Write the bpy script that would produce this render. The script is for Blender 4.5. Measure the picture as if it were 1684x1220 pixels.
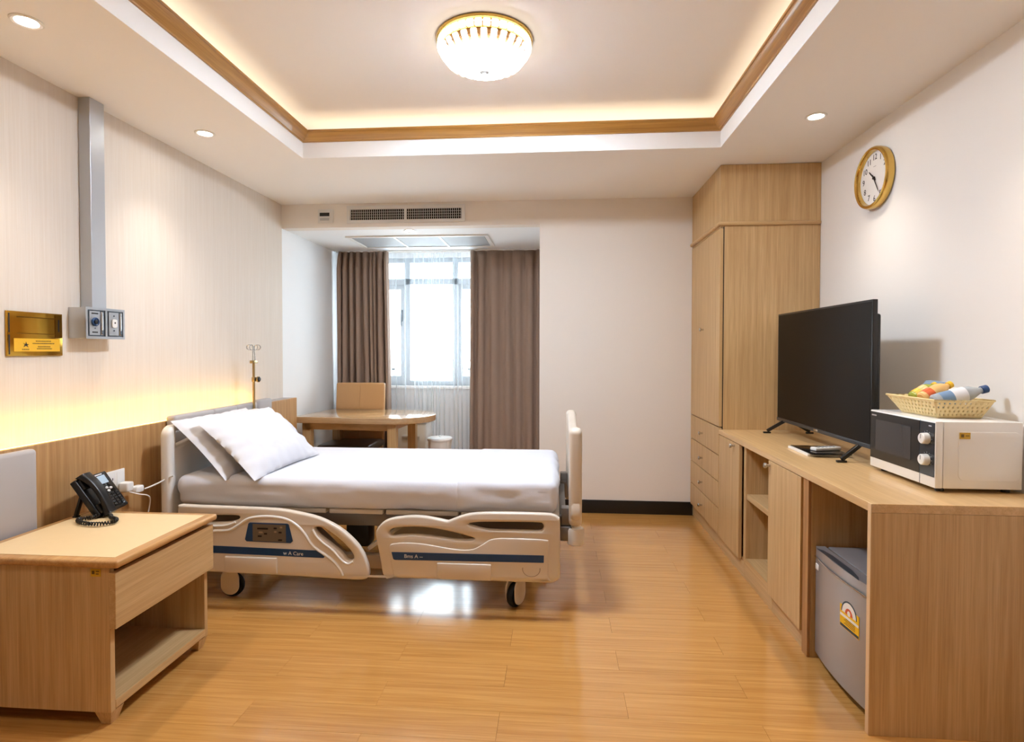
import bpy, bmesh, math, random
from mathutils import Matrix, Vector, noise

random.seed(7)
R = math.radians
sc = bpy.context.scene
COL = sc.collection
for o in list(bpy.data.objects):
    bpy.data.objects.remove(o)

# ------------------------------------------------------------------ camera
cam = bpy.data.cameras.new('camera'); camo = bpy.data.objects.new('camera', cam); COL.objects.link(camo)
cam.sensor_fit = 'HORIZONTAL'; cam.sensor_width = 36.0; cam.lens = 932.17 * 36.0 / 1684.0
cam.shift_y = -(610 - 594.65) / 1684.0; cam.clip_start = 0.02
camo.matrix_world = (Matrix.Translation((0, 0, 1.3)) @ Matrix.Rotation(0.0787, 4, 'Z')
                     @ Matrix.Rotation(math.pi / 2 - 0.0201, 4, 'X') @ Matrix.Rotation(0.0013, 4, 'Z'))
sc.camera = camo

# ------------------------------------------------------------------ world, exposure
vs = sc.view_settings
vs.view_transform = 'Standard'; vs.look = 'None'; vs.gamma = 1.0; vs.use_curve_mapping = False
vs.exposure = 1.08
sc.display_settings.display_device = 'sRGB'
sc.cycles.use_denoising = True
sc.cycles.use_adaptive_sampling = True; sc.cycles.adaptive_threshold = 0.05; sc.cycles.use_light_tree = False
sc.cycles.max_bounces = 6; sc.cycles.diffuse_bounces = 4; sc.cycles.glossy_bounces = 3
sc.cycles.transmission_bounces = 6; sc.cycles.transparent_max_bounces = 12
sc.cycles.caustics_reflective = False; sc.cycles.caustics_refractive = False
sc.cycles.sample_clamp_indirect = 6.0
W = bpy.data.worlds.new('overcast_sky'); sc.world = W; W.use_nodes = True
bg = W.node_tree.nodes['Background']; bg.inputs[0].default_value = (0.86, 0.94, 1.0, 1); bg.inputs[1].default_value = 6.6

L_LAMP, L_CRYSTAL, L_COVE, L_LEDGE, L_SPOT = 94.0, 2.1, 3.7, 11.0, 15.0
WHITE = (0.84, 0.96, 1.12); WARM = (1.0, 0.91, 0.80); WARMER = (1.0, 0.84, 0.62); AMBER = (1.0, 0.60, 0.085)

# portal at the window so the sky light is sampled well
pl = bpy.data.lights.new('window_portal', 'AREA'); pl.shape = 'RECTANGLE'; pl.size = 1.8; pl.size_y = 1.4
pl.cycles.is_portal = True
plo = bpy.data.objects.new('window_portal', pl); COL.objects.link(plo)
plo.location = (-1.17, 5.92, 1.6); plo.rotation_euler = (R(-90), 0, 0)

# ------------------------------------------------------------------ helpers
def s2l(c):
    c = c / 255.0
    return c / 12.92 if c <= 0.04045 else ((c + 0.055) / 1.055) ** 2.4
def rgb(r, g, b): return (s2l(r), s2l(g), s2l(b), 1.0)

MATS = {}
def new_mat(name):
    m = bpy.data.materials.new(name); m.use_nodes = True
    nt = m.node_tree; nt.nodes.clear()
    out = nt.nodes.new('ShaderNodeOutputMaterial')
    MATS[name] = m
    return m, nt, out
def P(name, col, rough=0.5, metal=0.0, bump=0.0, bscale=200.0, vary=0.0, vscale=8.0, emit=None, estr=0.0, coat=0.0, trans=0.0, spec=0.5, alpha=1.0):
    m, nt, out = new_mat(name)
    b = nt.nodes.new('ShaderNodeBsdfPrincipled')
    nt.links.new(b.outputs[0], out.inputs[0])
    b.inputs['Base Color'].default_value = col; b.inputs['Roughness'].default_value = rough
    b.inputs['Metallic'].default_value = metal; b.inputs['Coat Weight'].default_value = coat
    b.inputs['Transmission Weight'].default_value = trans; b.inputs['Specular IOR Level'].default_value = spec
    b.inputs['Alpha'].default_value = alpha
    if emit:
        b.inputs['Emission Color'].default_value = (*emit[:3], 1); b.inputs['Emission Strength'].default_value = estr
    tc = nt.nodes.new('ShaderNodeTexCoord')
    n = nt.nodes.new('ShaderNodeTexNoise'); n.inputs['Scale'].default_value = vscale; n.inputs['Detail'].default_value = 4
    nt.links.new(tc.outputs['Object'], n.inputs['Vector'])
    if vary:
        mx = nt.nodes.new('ShaderNodeMix'); mx.data_type = 'RGBA'
        mx.inputs[6].default_value = tuple(c * (1 - vary) for c in col[:3]) + (1,)
        mx.inputs[7].default_value = tuple(min(1, c * (1 + vary)) for c in col[:3]) + (1,)
        nt.links.new(n.outputs[0], mx.inputs[0]); nt.links.new(mx.outputs[2], b.inputs['Base Color'])
    if bump:
        n2 = nt.nodes.new('ShaderNodeTexNoise'); n2.inputs['Scale'].default_value = bscale; n2.inputs['Detail'].default_value = 3
        nt.links.new(tc.outputs['Object'], n2.inputs['Vector'])
        bp = nt.nodes.new('ShaderNodeBump'); bp.inputs['Strength'].default_value = bump; bp.inputs['Distance'].default_value = 0.002
        nt.links.new(n2.outputs[0], bp.inputs['Height']); nt.links.new(bp.outputs[0], b.inputs['Normal'])
    return m
def wood(name, dark, light, axis='Z', rough=0.45, across=42.0, along=1.3, coat=0.0, shift=0.0, fine=0.35, lo=0.32, hi=0.68, bump=0.06):
    """Procedural veneer: stretched noise along one axis plus fine pores; every object gets its own offset."""
    m, nt, out = new_mat(name); N = nt.nodes.new; Lk = nt.links.new
    b = N('ShaderNodeBsdfPrincipled'); Lk(b.outputs[0], out.inputs[0])
    b.inputs['Roughness'].default_value = rough; b.inputs['Coat Weight'].default_value = coat; b.inputs['Coat Roughness'].default_value = 0.12
    tc = N('ShaderNodeTexCoord'); oi = N('ShaderNodeObjectInfo')
    mul = N('ShaderNodeVectorMath'); mul.operation = 'SCALE'; mul.inputs[0].default_value = (37, 23, 51)
    Lk(oi.outputs['Random'], mul.inputs['Scale'])
    add = N('ShaderNodeVectorMath'); Lk(tc.outputs['Object'], add.inputs[0]); Lk(mul.outputs[0], add.inputs[1])
    def grain(ac, al, det, dist):
        mp = N('ShaderNodeMapping'); s = [ac, ac, ac]; s['XYZ'.index(axis)] = al; mp.inputs['Scale'].default_value = s
        Lk(add.outputs[0], mp.inputs['Vector'])
        n = N('ShaderNodeTexNoise'); n.inputs['Scale'].default_value = 1.0; n.inputs['Detail'].default_value = det
        n.inputs['Roughness'].default_value = 0.6; n.inputs['Distortion'].default_value = dist
        Lk(mp.outputs[0], n.inputs['Vector']); return n
    g1 = grain(across, along, 5, 0.5); g2 = grain(across * 6, along * 3.5, 3, 0.1)
    r1 = N('ShaderNodeValToRGB'); r1.color_ramp.elements[0].position = lo; r1.color_ramp.elements[1].position = hi
    r1.color_ramp.elements[0].color = dark; r1.color_ramp.elements[1].color = light
    Lk(g1.outputs[0], r1.inputs[0])
    r2 = N('ShaderNodeValToRGB'); r2.color_ramp.elements[0].position = 0.35; r2.color_ramp.elements[1].position = 0.6
    v = 1 - fine; r2.color_ramp.elements[0].color = (v, v * .97, v * .93, 1); r2.color_ramp.elements[1].color = (1, 1, 1, 1)
    Lk(g2.outputs[0], r2.inputs[0])
    mx = N('ShaderNodeMix'); mx.data_type = 'RGBA'; mx.blend_type = 'MULTIPLY'; mx.inputs[0].default_value = 1.0
    Lk(r1.outputs[0], mx.inputs[6]); Lk(r2.outputs[0], mx.inputs[7]); last = mx.outputs[2]
    if shift:
        hs = N('ShaderNodeHueSaturation'); mr = N('ShaderNodeMapRange')
        mr.inputs['To Min'].default_value = 1 - shift; mr.inputs['To Max'].default_value = 1 + shift
        Lk(oi.outputs['Random'], mr.inputs['Value']); Lk(mr.outputs[0], hs.inputs['Value']); Lk(last, hs.inputs['Color']); last = hs.outputs[0]
    Lk(last, b.inputs['Base Color'])
    if bump:
        bp = N('ShaderNodeBump'); bp.inputs['Strength'].default_value = bump; bp.inputs['Distance'].default_value = 0.001
        Lk(g2.outputs[0], bp.inputs['Height']); Lk(bp.outputs[0], b.inputs['Normal'])
    return m
def emis(name, col, strength):
    m, nt, out = new_mat(name); e = nt.nodes.new('ShaderNodeEmission')
    e.inputs[0].default_value = (*col[:3], 1); e.inputs[1].default_value = strength
    nt.links.new(e.outputs[0], out.inputs[0]); return m

HOME = {}
def world_loc(o):
    return HOME.get(o.name, Vector((0, 0, 0)))
def new_obj(name, me, parent=None, world=Vector((0, 0, 0))):
    o = bpy.data.objects.new(name, me); COL.objects.link(o)
    if parent is not None:
        o.parent = parent; o.location = world - world_loc(parent)
    else:
        o.location = world
    HOME[o.name] = Vector(world)
    return o
def tag(o, label, cat, group=None):
    o['label'] = label; o['category'] = cat
    if group: o['group'] = group
    return o
def thing(name, label, cat, loc, group=None):
    o = new_obj(name, None, None, Vector(loc)); o.empty_display_size = 0.05
    return tag(o, label, cat, group)

FNX = Matrix(((0, 0, -1, 0), (-1, 0, 0, 0), (0, 1, 0, 0), (0, 0, 0, 1)))     # faces -X
FPX = Matrix(((0, 0, 1, 0), (1, 0, 0, 0), (0, 1, 0, 0), (0, 0, 0, 1)))       # faces +X
FNY = Matrix(((1, 0, 0, 0), (0, 0, -1, 0), (0, 1, 0, 0), (0, 0, 0, 1)))      # faces -Y
FNZ = Matrix(((1, 0, 0, 0), (0, -1, 0, 0), (0, 0, -1, 0), (0, 0, 0, 1)))     # faces down
def T(x, y, z): return Matrix.Translation((x, y, z))

def catmull(pts, n=5, closed=True):
    out = []; L = len(pts)
    for i in range(L if closed else L - 1):
        g = lambda k: Vector(pts[k % L]) if closed else Vector(pts[min(max(k, 0), L - 1)])
        p0, p1, p2, p3 = g(i - 1), g(i), g(i + 1), g(i + 2)
        for j in range(n):
            t = j / n
            out.append(0.5 * ((2 * p1) + (-p0 + p2) * t + (2 * p0 - 5 * p1 + 4 * p2 - p3) * t * t + (-p0 + 3 * p1 - 3 * p2 + p3) * t ** 3))
    if not closed: out.append(Vector(pts[-1]))
    return [tuple(p) for p in out]
def rrect(x0, x1, y0, y1, r, n=5):
    out = []
    for cx, cy, a0 in ((x1 - r, y1 - r, 0), (x0 + r, y1 - r, 90), (x0 + r, y0 + r, 180), (x1 - r, y0 + r, 270)):
        for k in range(n + 1):
            a = R(a0 + 90 * k / n); out.append((cx + r * math.cos(a), cy + r * math.sin(a)))
    return out
def ell(cx, cy, rx, ry, n=28):
    return [(cx + rx * math.cos(2 * math.pi * k / n), cy + ry * math.sin(2 * math.pi * k / n)) for k in range(n)]

class B:
    """Collects shapes into one mesh; build() links it as ONE object."""
    def __init__(s): s.bm = bmesh.new()
    def add(s, t, M=None):
        me = bpy.data.meshes.new('tmp'); t.to_mesh(me); t.free()
        if M is not None: me.transform(M)
        s.bm.from_mesh(me); bpy.data.meshes.remove(me); return s
    def box(s, x0, x1, y0, y1, z0, z1, bev=0.0, seg=2, M=None):
        t = bmesh.new()
        bmesh.ops.create_cube(t, size=1.0, matrix=Matrix.Translation(((x0 + x1) / 2, (y0 + y1) / 2, (z0 + z1) / 2)) @ Matrix.Diagonal((abs(x1 - x0), abs(y1 - y0), abs(z1 - z0), 1)))
        if bev: bmesh.ops.bevel(t, geom=list(t.edges), offset=bev, segments=seg, profile=0.5, affect='EDGES')
        return s.add(t, M)
    def bar(s, p0, p1, w, h, bev=0.0, up=(0, 0, 1)):
        p0, p1 = Vector(p0), Vector(p1); d = p1 - p0; L = d.length; d.normalize()
        side = d.cross(Vector(up)); side = side.normalized() if side.length > 1e-6 else Vector((1, 0, 0))
        u = side.cross(d); M = Matrix((side, u, d)).transposed().to_4x4(); M.translation = (p0 + p1) / 2
        return s.box(-w / 2, w / 2, -h / 2, h / 2, -L / 2, L / 2, bev, 2, M)
    def cyl(s, p0, p1, r0, r1=None, n=24, bev=0.0):
        p0, p1 = Vector(p0), Vector(p1); r1 = r0 if r1 is None else r1; t = bmesh.new()
        bmesh.ops.create_cone(t, cap_ends=True, cap_tris=False, segments=n, radius1=r0, radius2=r1, depth=(p1 - p0).length)
        if bev:
            es = [e for e in t.edges if len(e.link_faces) == 2 and any(len(f.verts) > 4 for f in e.link_faces)]
            bmesh.ops.bevel(t, geom=es, offset=bev, segments=2, profile=0.5, affect='EDGES')
        q = Vector((0, 0, 1)).rotation_difference((p1 - p0).normalized())
        return s.add(t, Matrix.Translation((p0 + p1) / 2) @ q.to_matrix().to_4x4())
    def sphere(s, c, r, sx=1, sy=1, sz=1, u=20, v=12):
        t = bmesh.new(); bmesh.ops.create_uvsphere(t, u_segments=u, v_segments=v, radius=r)
        return s.add(t, Matrix.Translation(c) @ Matrix.Diagonal((sx, sy, sz, 1)))
    def lathe(s, prof, M=None, n=32, caps=True):
        t = bmesh.new(); rings = []
        for r, z in prof:
            rings.append([t.verts.new((r * math.cos(2 * math.pi * k / n), r * math.sin(2 * math.pi * k / n), z)) for k in range(n)] if r > 1e-6 else [t.verts.new((0, 0, z))])
        for a, b in zip(rings, rings[1:]):
            for k in range(n):
                k2 = (k + 1) % n
                if len(a) > 1 and len(b) > 1: t.faces.new((a[k], a[k2], b[k2], b[k]))
                elif len(b) > 1: t.faces.new((a[0], b[k2], b[k]))
                elif len(a) > 1: t.faces.new((a[k], a[k2], b[0]))
        if caps:
            for ring in (rings[0], rings[-1]):
                if len(ring) > 1: t.faces.new(ring)
        bmesh.ops.recalc_face_normals(t, faces=t.faces)
        return s.add(t, M)
    def tube(s, pts, r, n=10, closed=False, M=None):
        pts = [Vector(p) for p in pts]; t = bmesh.new(); L = len(pts); rings = []; prev = None
        for i, p in enumerate(pts):
            a = pts[(i - 1) % L] if closed or i else p; b = pts[(i + 1) % L] if closed or i < L - 1 else p
            d = (b - a).normalized()
            if prev is None:
                ref = Vector((0, 0, 1)) if abs(d.z) < 0.9 else Vector((1, 0, 0)); u = d.cross(ref).normalized()
            else:
                u = (prev - d * prev.dot(d)).normalized()
            prev = u; v = d.cross(u); rr = r[i] if isinstance(r, (list, tuple)) else r
            rings.append([t.verts.new(p + rr * (math.cos(2 * math.pi * k / n) * u + math.sin(2 * math.pi * k / n) * v)) for k in range(n)])
        for i in range(L if closed else L - 1):
            A, Bb = rings[i], rings[(i + 1) % L]
            for k in range(n): t.faces.new((A[k], A[(k + 1) % n], Bb[(k + 1) % n], Bb[k]))
        if not closed: t.faces.new(rings[0]); t.faces.new(rings[-1])
        bmesh.ops.recalc_face_normals(t, faces=t.faces)
        return s.add(t, M)
    def plate(s, loops, depth, bev=0.0, M=None, seg=2):
        """Outline with holes, thickened along +z of M; bevelled rim."""
        cu = bpy.data.curves.new('tmp', 'CURVE'); cu.dimensions = '2D'; cu.fill_mode = 'BOTH'
        cu.extrude = max(depth / 2 - bev, 1e-5); cu.bevel_depth = bev; cu.bevel_resolution = seg; cu.offset = -bev
        for lp in loops:
            sp = cu.splines.new('POLY'); sp.points.add(len(lp) - 1); sp.use_cyclic_u = True
            for q, p in zip(sp.points, lp): q.co = (p[0], p[1], 0, 1)
        ob = bpy.data.objects.new('tmp', cu); me = bpy.data.meshes.new_from_object(ob)
        me.transform((M if M is not None else Matrix()) @ T(0, 0, depth / 2)); s.bm.from_mesh(me)
        bpy.data.objects.remove(ob); bpy.data.curves.remove(cu); bpy.data.meshes.remove(me)
        bmesh.ops.remove_doubles(s.bm, verts=s.bm.verts, dist=1e-6)
        return s
    def text(s, body, size, M, depth=0.0006, align='CENTER'):
        cu = bpy.data.curves.new('tmp', 'FONT'); cu.body = body; cu.size = size; cu.extrude = depth
        cu.align_x = align; cu.align_y = 'CENTER'; cu.resolution_u = 3
        ob = bpy.data.objects.new('tmp', cu); me = bpy.data.meshes.new_from_object(ob); me.transform(M); s.bm.from_mesh(me)
        bpy.data.objects.remove(ob); bpy.data.curves.remove(cu); bpy.data.meshes.remove(me); return s
    def prism(s, poly, z0, z1, M=None):
        t = bmesh.new(); a = [t.verts.new((x, y, z0)) for x, y in poly]; b = [t.verts.new((x, y, z1)) for x, y in poly]
        t.faces.new(a[::-1]); t.faces.new(b)
        for i in range(len(a)): j = (i + 1) % len(a); t.faces.new((a[i], a[j], b[j], b[i]))
        bmesh.ops.recalc_face_normals(t, faces=t.faces); return s.add(t, M)
    def ring(s, ox0, ox1, oy0, oy1, ix0, ix1, iy0, iy1, z0, z1, M=None):
        t = bmesh.new()
        def q(z): return [t.verts.new(p) for p in ((ox0, oy0, z), (ox1, oy0, z), (ox1, oy1, z), (ox0, oy1, z))], [t.verts.new(p) for p in ((ix0, iy0, z), (ix1, iy0, z), (ix1, iy1, z), (ix0, iy1, z))]
        (o0, i0), (o1, i1) = q(z0), q(z1)
        for k in range(4):
            j = (k + 1) % 4
            t.faces.new((o0[k], o0[j], i0[j], i0[k])); t.faces.new((o1[k], o1[j], i1[j], i1[k]))
            t.faces.new((o0[k], o0[j], o1[j], o1[k])); t.faces.new((i0[k], i0[j], i1[j], i1[k]))
        bmesh.ops.recalc_face_normals(t, faces=t.faces); return s.add(t, M)
    def grid(s, f, nu, nv, wrap=False):
        t = bmesh.new(); V = [[t.verts.new(f(i / nu, j / nv)) for i in range(nu + (0 if wrap else 1))] for j in range(nv + 1)]
        for j in range(nv):
            for i in range(nu):
                i2 = (i + 1) % len(V[0]); t.faces.new((V[j][i], V[j][i2], V[j + 1][i2], V[j + 1][i]))
        bmesh.ops.recalc_face_normals(t, faces=t.faces); return s.add(t)
    def build(s, name, m, parent=None, smooth=True, angle=35, label=None):
        me = bpy.data.meshes.new(name); s.bm.to_mesh(me); s.bm.free()
        if parent is not None: wl = world_loc(parent)
        else:
            xs = [v.co for v in me.vertices]; lo = [min(c[i] for c in xs) for i in range(3)]; hi = [max(c[i] for c in xs) for i in range(3)]
            wl = Vector(((lo[0] + hi[0]) / 2, (lo[1] + hi[1]) / 2, lo[2]))
        me.transform(Matrix.Translation(-wl))
        me.materials.append(MATS[m] if isinstance(m, str) else m)
        if smooth:
            me.polygons.foreach_set('use_smooth', [True] * len(me.polygons)); me.set_sharp_from_angle(angle=R(angle))
        o = new_obj(name, me, parent, wl)
        if label: o['label'] = label
        return o
def struct(o): o['kind'] = 'structure'; return o
def dup(root, d, label=None, parent=None):
    """Copy a thing with its parts and sub-parts, moved by d."""
    c = root.copy(); COL.objects.link(c); c.parent = parent if parent is not None else root.parent
    c.location = root.location + Vector(d); HOME[c.name] = world_loc(root) + Vector(d)
    if label: c['label'] = label
    for ch in root.children:
        k = dup(ch, (0, 0, 0), parent=c); HOME[k.name] = world_loc(ch) + Vector(d)
    return c

# ------------------------------------------------------------------ materials
P('paint_white', rgb(248, 246, 243), 0.7)
P('paint_cool', rgb(244, 245, 246), 0.7)
P('paint_cream', rgb(236, 228, 218), 0.75)
P('paint_right', rgb(238, 233, 228), 0.75)
wood('wallpaper', rgb(225, 214, 202), rgb(231, 221, 210), 'Z', 0.7, across=60, along=1.2, fine=0.04, lo=0.3, hi=0.7, bump=0.03)
wood('floor_wood', rgb(184, 127, 62), rgb(216, 161, 90), 'X', 0.17, across=48, along=1.5, coat=0.7, shift=0.03, fine=0.13, lo=0.22, hi=0.75, bump=0.01)
P('inlay_beige', rgb(232, 202, 154), 0.4, vary=0.03, vscale=40); P('edge_light', rgb(224, 190, 146), 0.45)
P('subfloor', rgb(90, 60, 34), 0.8)
OD, OL = rgb(195, 157, 106), rgb(215, 181, 131)
wood('oak_z', OD, OL, 'Z', 0.42, fine=0.14); wood('oak_y', OD, OL, 'Y', 0.36, fine=0.12); wood('oak_x', OD, OL, 'X', 0.36, fine=0.12)
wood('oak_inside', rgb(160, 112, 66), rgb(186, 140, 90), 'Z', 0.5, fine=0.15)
wood('oak_top', rgb(206, 166, 112), rgb(226, 190, 138), 'Y', 0.3, fine=0.10, coat=0.2)
wood('table_oak', rgb(186, 148, 104), rgb(206, 172, 128), 'X', 0.16, fine=0.10, coat=0.6)
wood('oak_edge', rgb(186, 134, 74), rgb(210, 162, 102), 'Y', 0.35, fine=0.12, coat=0.3)
wood('panel_oak', rgb(178, 132, 82), rgb(204, 162, 110), 'Z', 0.42, fine=0.14)
wood('cornice_wood', rgb(158, 108, 46), rgb(192, 142, 72), 'X', 0.3, coat=0.4, fine=0.15)
wood('cornice_wood_y', rgb(158, 108, 46), rgb(192, 142, 72), 'Y', 0.3, coat=0.4, fine=0.15)
P('baseboard_black', rgb(22, 17, 14), 0.35)
P('bed_plastic', rgb(218, 205, 188), 0.32); P('bed_white', rgb(236, 232, 226), 0.3)
P('bed_blue', rgb(20, 62, 108), 0.35); P('bed_metal', rgb(128, 120, 112), 0.4, 0.6); P('bed_beige_metal', rgb(170, 150, 128), 0.45)
P('chrome', rgb(205, 205, 205), 0.18, 1.0); P('brushed_nickel', rgb(190, 184, 174), 0.3, 1.0)
P('black_plastic', rgb(18, 17, 17), 0.35); P('black_gloss', rgb(8, 8, 9), 0.12); P('painted_gap_shade', rgb(20, 14, 9), 0.8)
P('rubber_black', rgb(14, 13, 13), 0.6)
P('sheet_white', rgb(218, 218, 224), 0.85, bump=0.15, bscale=60)
P('pillow_white', rgb(219, 219, 224), 0.85, bump=0.12, bscale=70)
P('pad_grey', rgb(178, 172, 170), 0.55, bump=0.05, bscale=400)
P('brass', rgb(196, 150, 58), 0.16, 1.0); P('gold', rgb(224, 186, 102), 0.2, 1.0); P('gold_dark', rgb(120, 84, 24), 0.3, 0.9)
P('plate_yellow', rgb(235, 182, 40), 0.35); P('ink', rgb(30, 26, 22), 0.6); P('ink_brown', rgb(110, 84, 24), 0.6)
P('alu', rgb(186, 190, 196), 0.35, 0.85); P('alu_duct', rgb(190, 194, 200), 0.38, 0.5); P('alu_dark', rgb(92, 100, 110), 0.4, 0.7)
P('white_plastic', rgb(236, 234, 230), 0.35); P('white_gloss', rgb(240, 239, 237), 0.2)
P('vent_white', rgb(224, 222, 218), 0.5); P('vent_dark', rgb(14, 13, 12), 0.9); P('vent_fill', rgb(190, 190, 190), 0.6); P('vent_panel', rgb(166, 168, 170), 0.6)
P('curtain_brown', rgb(158, 134, 118), 0.8, bump=0.1, bscale=500, vary=0.06, vscale=60)
P('tan_leather', rgb(190, 146, 96), 0.42, bump=0.05, bscale=300); P('dark_leather', rgb(74, 62, 52), 0.3)
P('steel_fridge', rgb(172, 172, 175), 0.32, 0.6, bump=0.02, bscale=500); P('fridge_trim', rgb(176, 176, 178), 0.3, 0.6)
P('sticker_yellow', rgb(240, 192, 30), 0.45); P('sticker_white', rgb(240, 238, 234), 0.45); P('sticker_red', rgb(214, 92, 50), 0.45); P('sticker_navy', rgb(34, 60, 74), 0.45)
P('asset_yellow', rgb(206, 164, 40), 0.45)
P('tv_bezel', rgb(24, 24, 26), 0.3); P('tv_screen', rgb(9, 9, 10), 0.30, spec=0.13); P('tv_lip', rgb(64, 66, 70), 0.35, 0.4)
P('mw_window', rgb(52, 50, 51), 0.2); P('mw_panel', rgb(30, 36, 44), 0.16)
P('basket_cream', rgb(234, 208, 150), 0.5)
P('clock_face', rgb(238, 234, 230), 0.5)
P('orange_juice', rgb(226, 138, 36), 0.2); P('orange_label', rgb(222, 96, 40), 0.35); P('yellow_cap', rgb(240, 190, 40), 0.35); P('lime_liquid', rgb(160, 168, 60), 0.25); P('peach_drink', rgb(236, 190, 120), 0.25)
P('bottle_clear', rgb(206, 214, 222), 0.12, trans=0.35); P('label_blue', rgb(112, 142, 176), 0.35); P('label_white', rgb(226, 228, 234), 0.35); P('label_green', rgb(140, 180, 140), 0.35); P('cap_blue', rgb(34, 72, 124), 0.3)
P('pack_blue', rgb(120, 146, 172), 0.3); P('pack_white', rgb(232, 222, 208), 0.4)
P('lcd_grey', rgb(150, 168, 184), 0.2, emit=rgb(150, 168, 184), estr=0.15)
P('phone_key', rgb(38, 38, 40), 0.4); P('phone_key_light', rgb(206, 206, 206), 0.4)
P('bronze', rgb(176, 150, 104), 0.28, 0.9)
P('railing_white', rgb(206, 212, 214), 0.5); P('window_alu', rgb(190, 200, 208), 0.4)
P('outside_floor', rgb(200, 204, 206), 0.8)
emis('lamp_glow', WHITE, L_LAMP); emis('cove_glow', WARMER, L_COVE); emis('ledge_glow', AMBER, L_LEDGE); emis('spot_glow', WARM, 30.0)
emis('crystal', (1.0, 0.93, 0.82), L_CRYSTAL)
P('drum_gold', rgb(158, 112, 56), 0.5)
P('finial_grey', rgb(150, 146, 142), 0.5)
def sheer_mat():
    m, nt, out = new_mat('sheer'); N = nt.nodes.new
    tr = N('ShaderNodeBsdfTransparent'); tl = N('ShaderNodeBsdfTranslucent'); df = N('ShaderNodeBsdfDiffuse')
    for k in (tl, df): k.inputs[0].default_value = rgb(214, 218, 222)
    a = N('ShaderNodeMixShader'); a.inputs[0].default_value = 0.5; b = N('ShaderNodeMixShader')
    lw = N('ShaderNodeLayerWeight'); lw.inputs[0].default_value = 0.35
    mr = N('ShaderNodeMapRange'); mr.inputs['To Min'].default_value = 0.10; mr.inputs['To Max'].default_value = 0.75
    nt.links.new(lw.outputs['Facing'], mr.inputs['Value']); nt.links.new(mr.outputs[0], b.inputs[0])
    nt.links.new(tl.outputs[0], a.inputs[1]); nt.links.new(df.outputs[0], a.inputs[2])
    nt.links.new(tr.outputs[0], b.inputs[1]); nt.links.new(a.outputs[0], b.inputs[2]); nt.links.new(b.outputs[0], out.inputs[0])
def glass_mat():
    m, nt, out = new_mat('window_glass'); N = nt.nodes.new
    tr = N('ShaderNodeBsdfTransparent'); gl = N('ShaderNodeBsdfGlossy'); gl.inputs['Roughness'].default_value = 0.02
    tr.inputs[0].default_value = (0.93, 0.96, 0.97, 1)
    b = N('ShaderNodeMixShader'); b.inputs[0].default_value = 0.05
    nt.links.new(tr.outputs[0], b.inputs[1]); nt.links.new(gl.outputs[0], b.inputs[2]); nt.links.new(b.outputs[0], out.inputs[0])
sheer_mat(); glass_mat()

# ------------------------------------------------------------------ the room
XL, XR, YB, ZC, YF = -2.274, 1.679, 4.553, 2.5, -2.0
AR, AZ, YWIN = -0.138, 2.306, 5.80
TL, TR, TB, TF, ZT = -1.588, 0.962, 3.461, -0.55, 2.745
SLAB = 2.596

fl = B(); fl.box(XL - 0.1, XR + 0.1, YF - 0.1, YWIN + 0.1, -0.06, -0.0095)
floor = struct(fl.build('floor', 'subfloor', smooth=False))
# vinyl planks, half bond, running left to right
PW, PL = 0.1524, 0.9144
plank_mesh = {}
def plank(x0, x1, y0, y1):
    key = (round(x1 - x0, 3), round(y1 - y0, 3))
    if key not in plank_mesh:
        w, d = key[0] / 2, key[1] / 2; e, c = 0.00008, 0.00018
        vs_ = [(sx * (w - e - i), sy * (d - e - i), z) for z, i in ((0, c), (-0.0004, 0), (-0.009, 0)) for sx, sy in ((-1, -1), (1, -1), (1, 1), (-1, 1))]
        fs = [(0, 1, 2, 3)] + [(k + 4 * r, (k + 1) % 4 + 4 * r, (k + 1) % 4 + 4 * r + 4, k + 4 * r + 4)[::-1] for r in (0, 1) for k in range(4)]
        me = bpy.data.meshes.new('plank'); me.from_pydata(vs_, [], fs); me.materials.append(MATS['floor_wood']); plank_mesh[key] = me
    new_obj('plank', plank_mesh[key], floor, Vector(((x0 + x1) / 2, (y0 + y1) / 2, 0)))
for k in range(-23, 24):
    y0 = 2.155 + PW * k; y1 = y0 + PW
    if y1 > YWIN: y1 = YWIN
    if y1 - y0 < 0.02: continue
    xr = XR if y1 <= YB + 0.1 else AR
    off = -0.2 if k % 2 == 0 else 0.257
    n0 = math.floor((XL - off) / PL); x = off + n0 * PL
    while x < xr:
        a, b = max(x, XL), min(x + PL, xr)
        if b - a > 0.01: plank(a, b, y0, y1)
        x += PL

struct(B().box(XL - 0.1, XL, YF, YB, 0, ZC).build('wall_left', 'wallpaper', smooth=False))
struct(B().box(XL - 0.1, XL, YB, YWIN, 0, ZC).build('wall_alcove_left', 'paint_cool', smooth=False))
struct(B().box(XR, XR + 0.1, YF, YB + 0.1, 0, ZC).build('wall_right', 'paint_right', smooth=False))
struct(B().box(XL - 0.1, XR + 0.1, YF - 0.1, YF, 0, ZC).build('wall_front', 'paint_cream', smooth=False))
struct(B().prism([(XL, AZ), (AR, AZ), (AR, 0), (XR, 0), (XR, ZC), (XL, ZC)], 0, 0.1, T(0, YB + 0.1, 0) @ FNY).build('wall_back', 'paint_cream', smooth=False))
struct(B().box(AR, AR + 0.1, YB + 0.1, YWIN, 0, AZ).build('wall_alcove_right', 'paint_cool', smooth=False))
WX0, WX1, WZ0, WZ1 = -2.06, -0.30, 0.93, 2.26
struct(B().ring(XL - 0.1, AR + 0.1, 0, ZC, WX0, WX1, WZ0, WZ1, 0, 0.14, T(0, YWIN + 0.14, 0) @ FNY).build('wall_window', 'paint_cool', smooth=False))
struct(B().box(XL, AR, YB + 0.1, YWIN, AZ, AZ + 0.05).build('ceiling_alcove', 'paint_cool', smooth=False))
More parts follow.
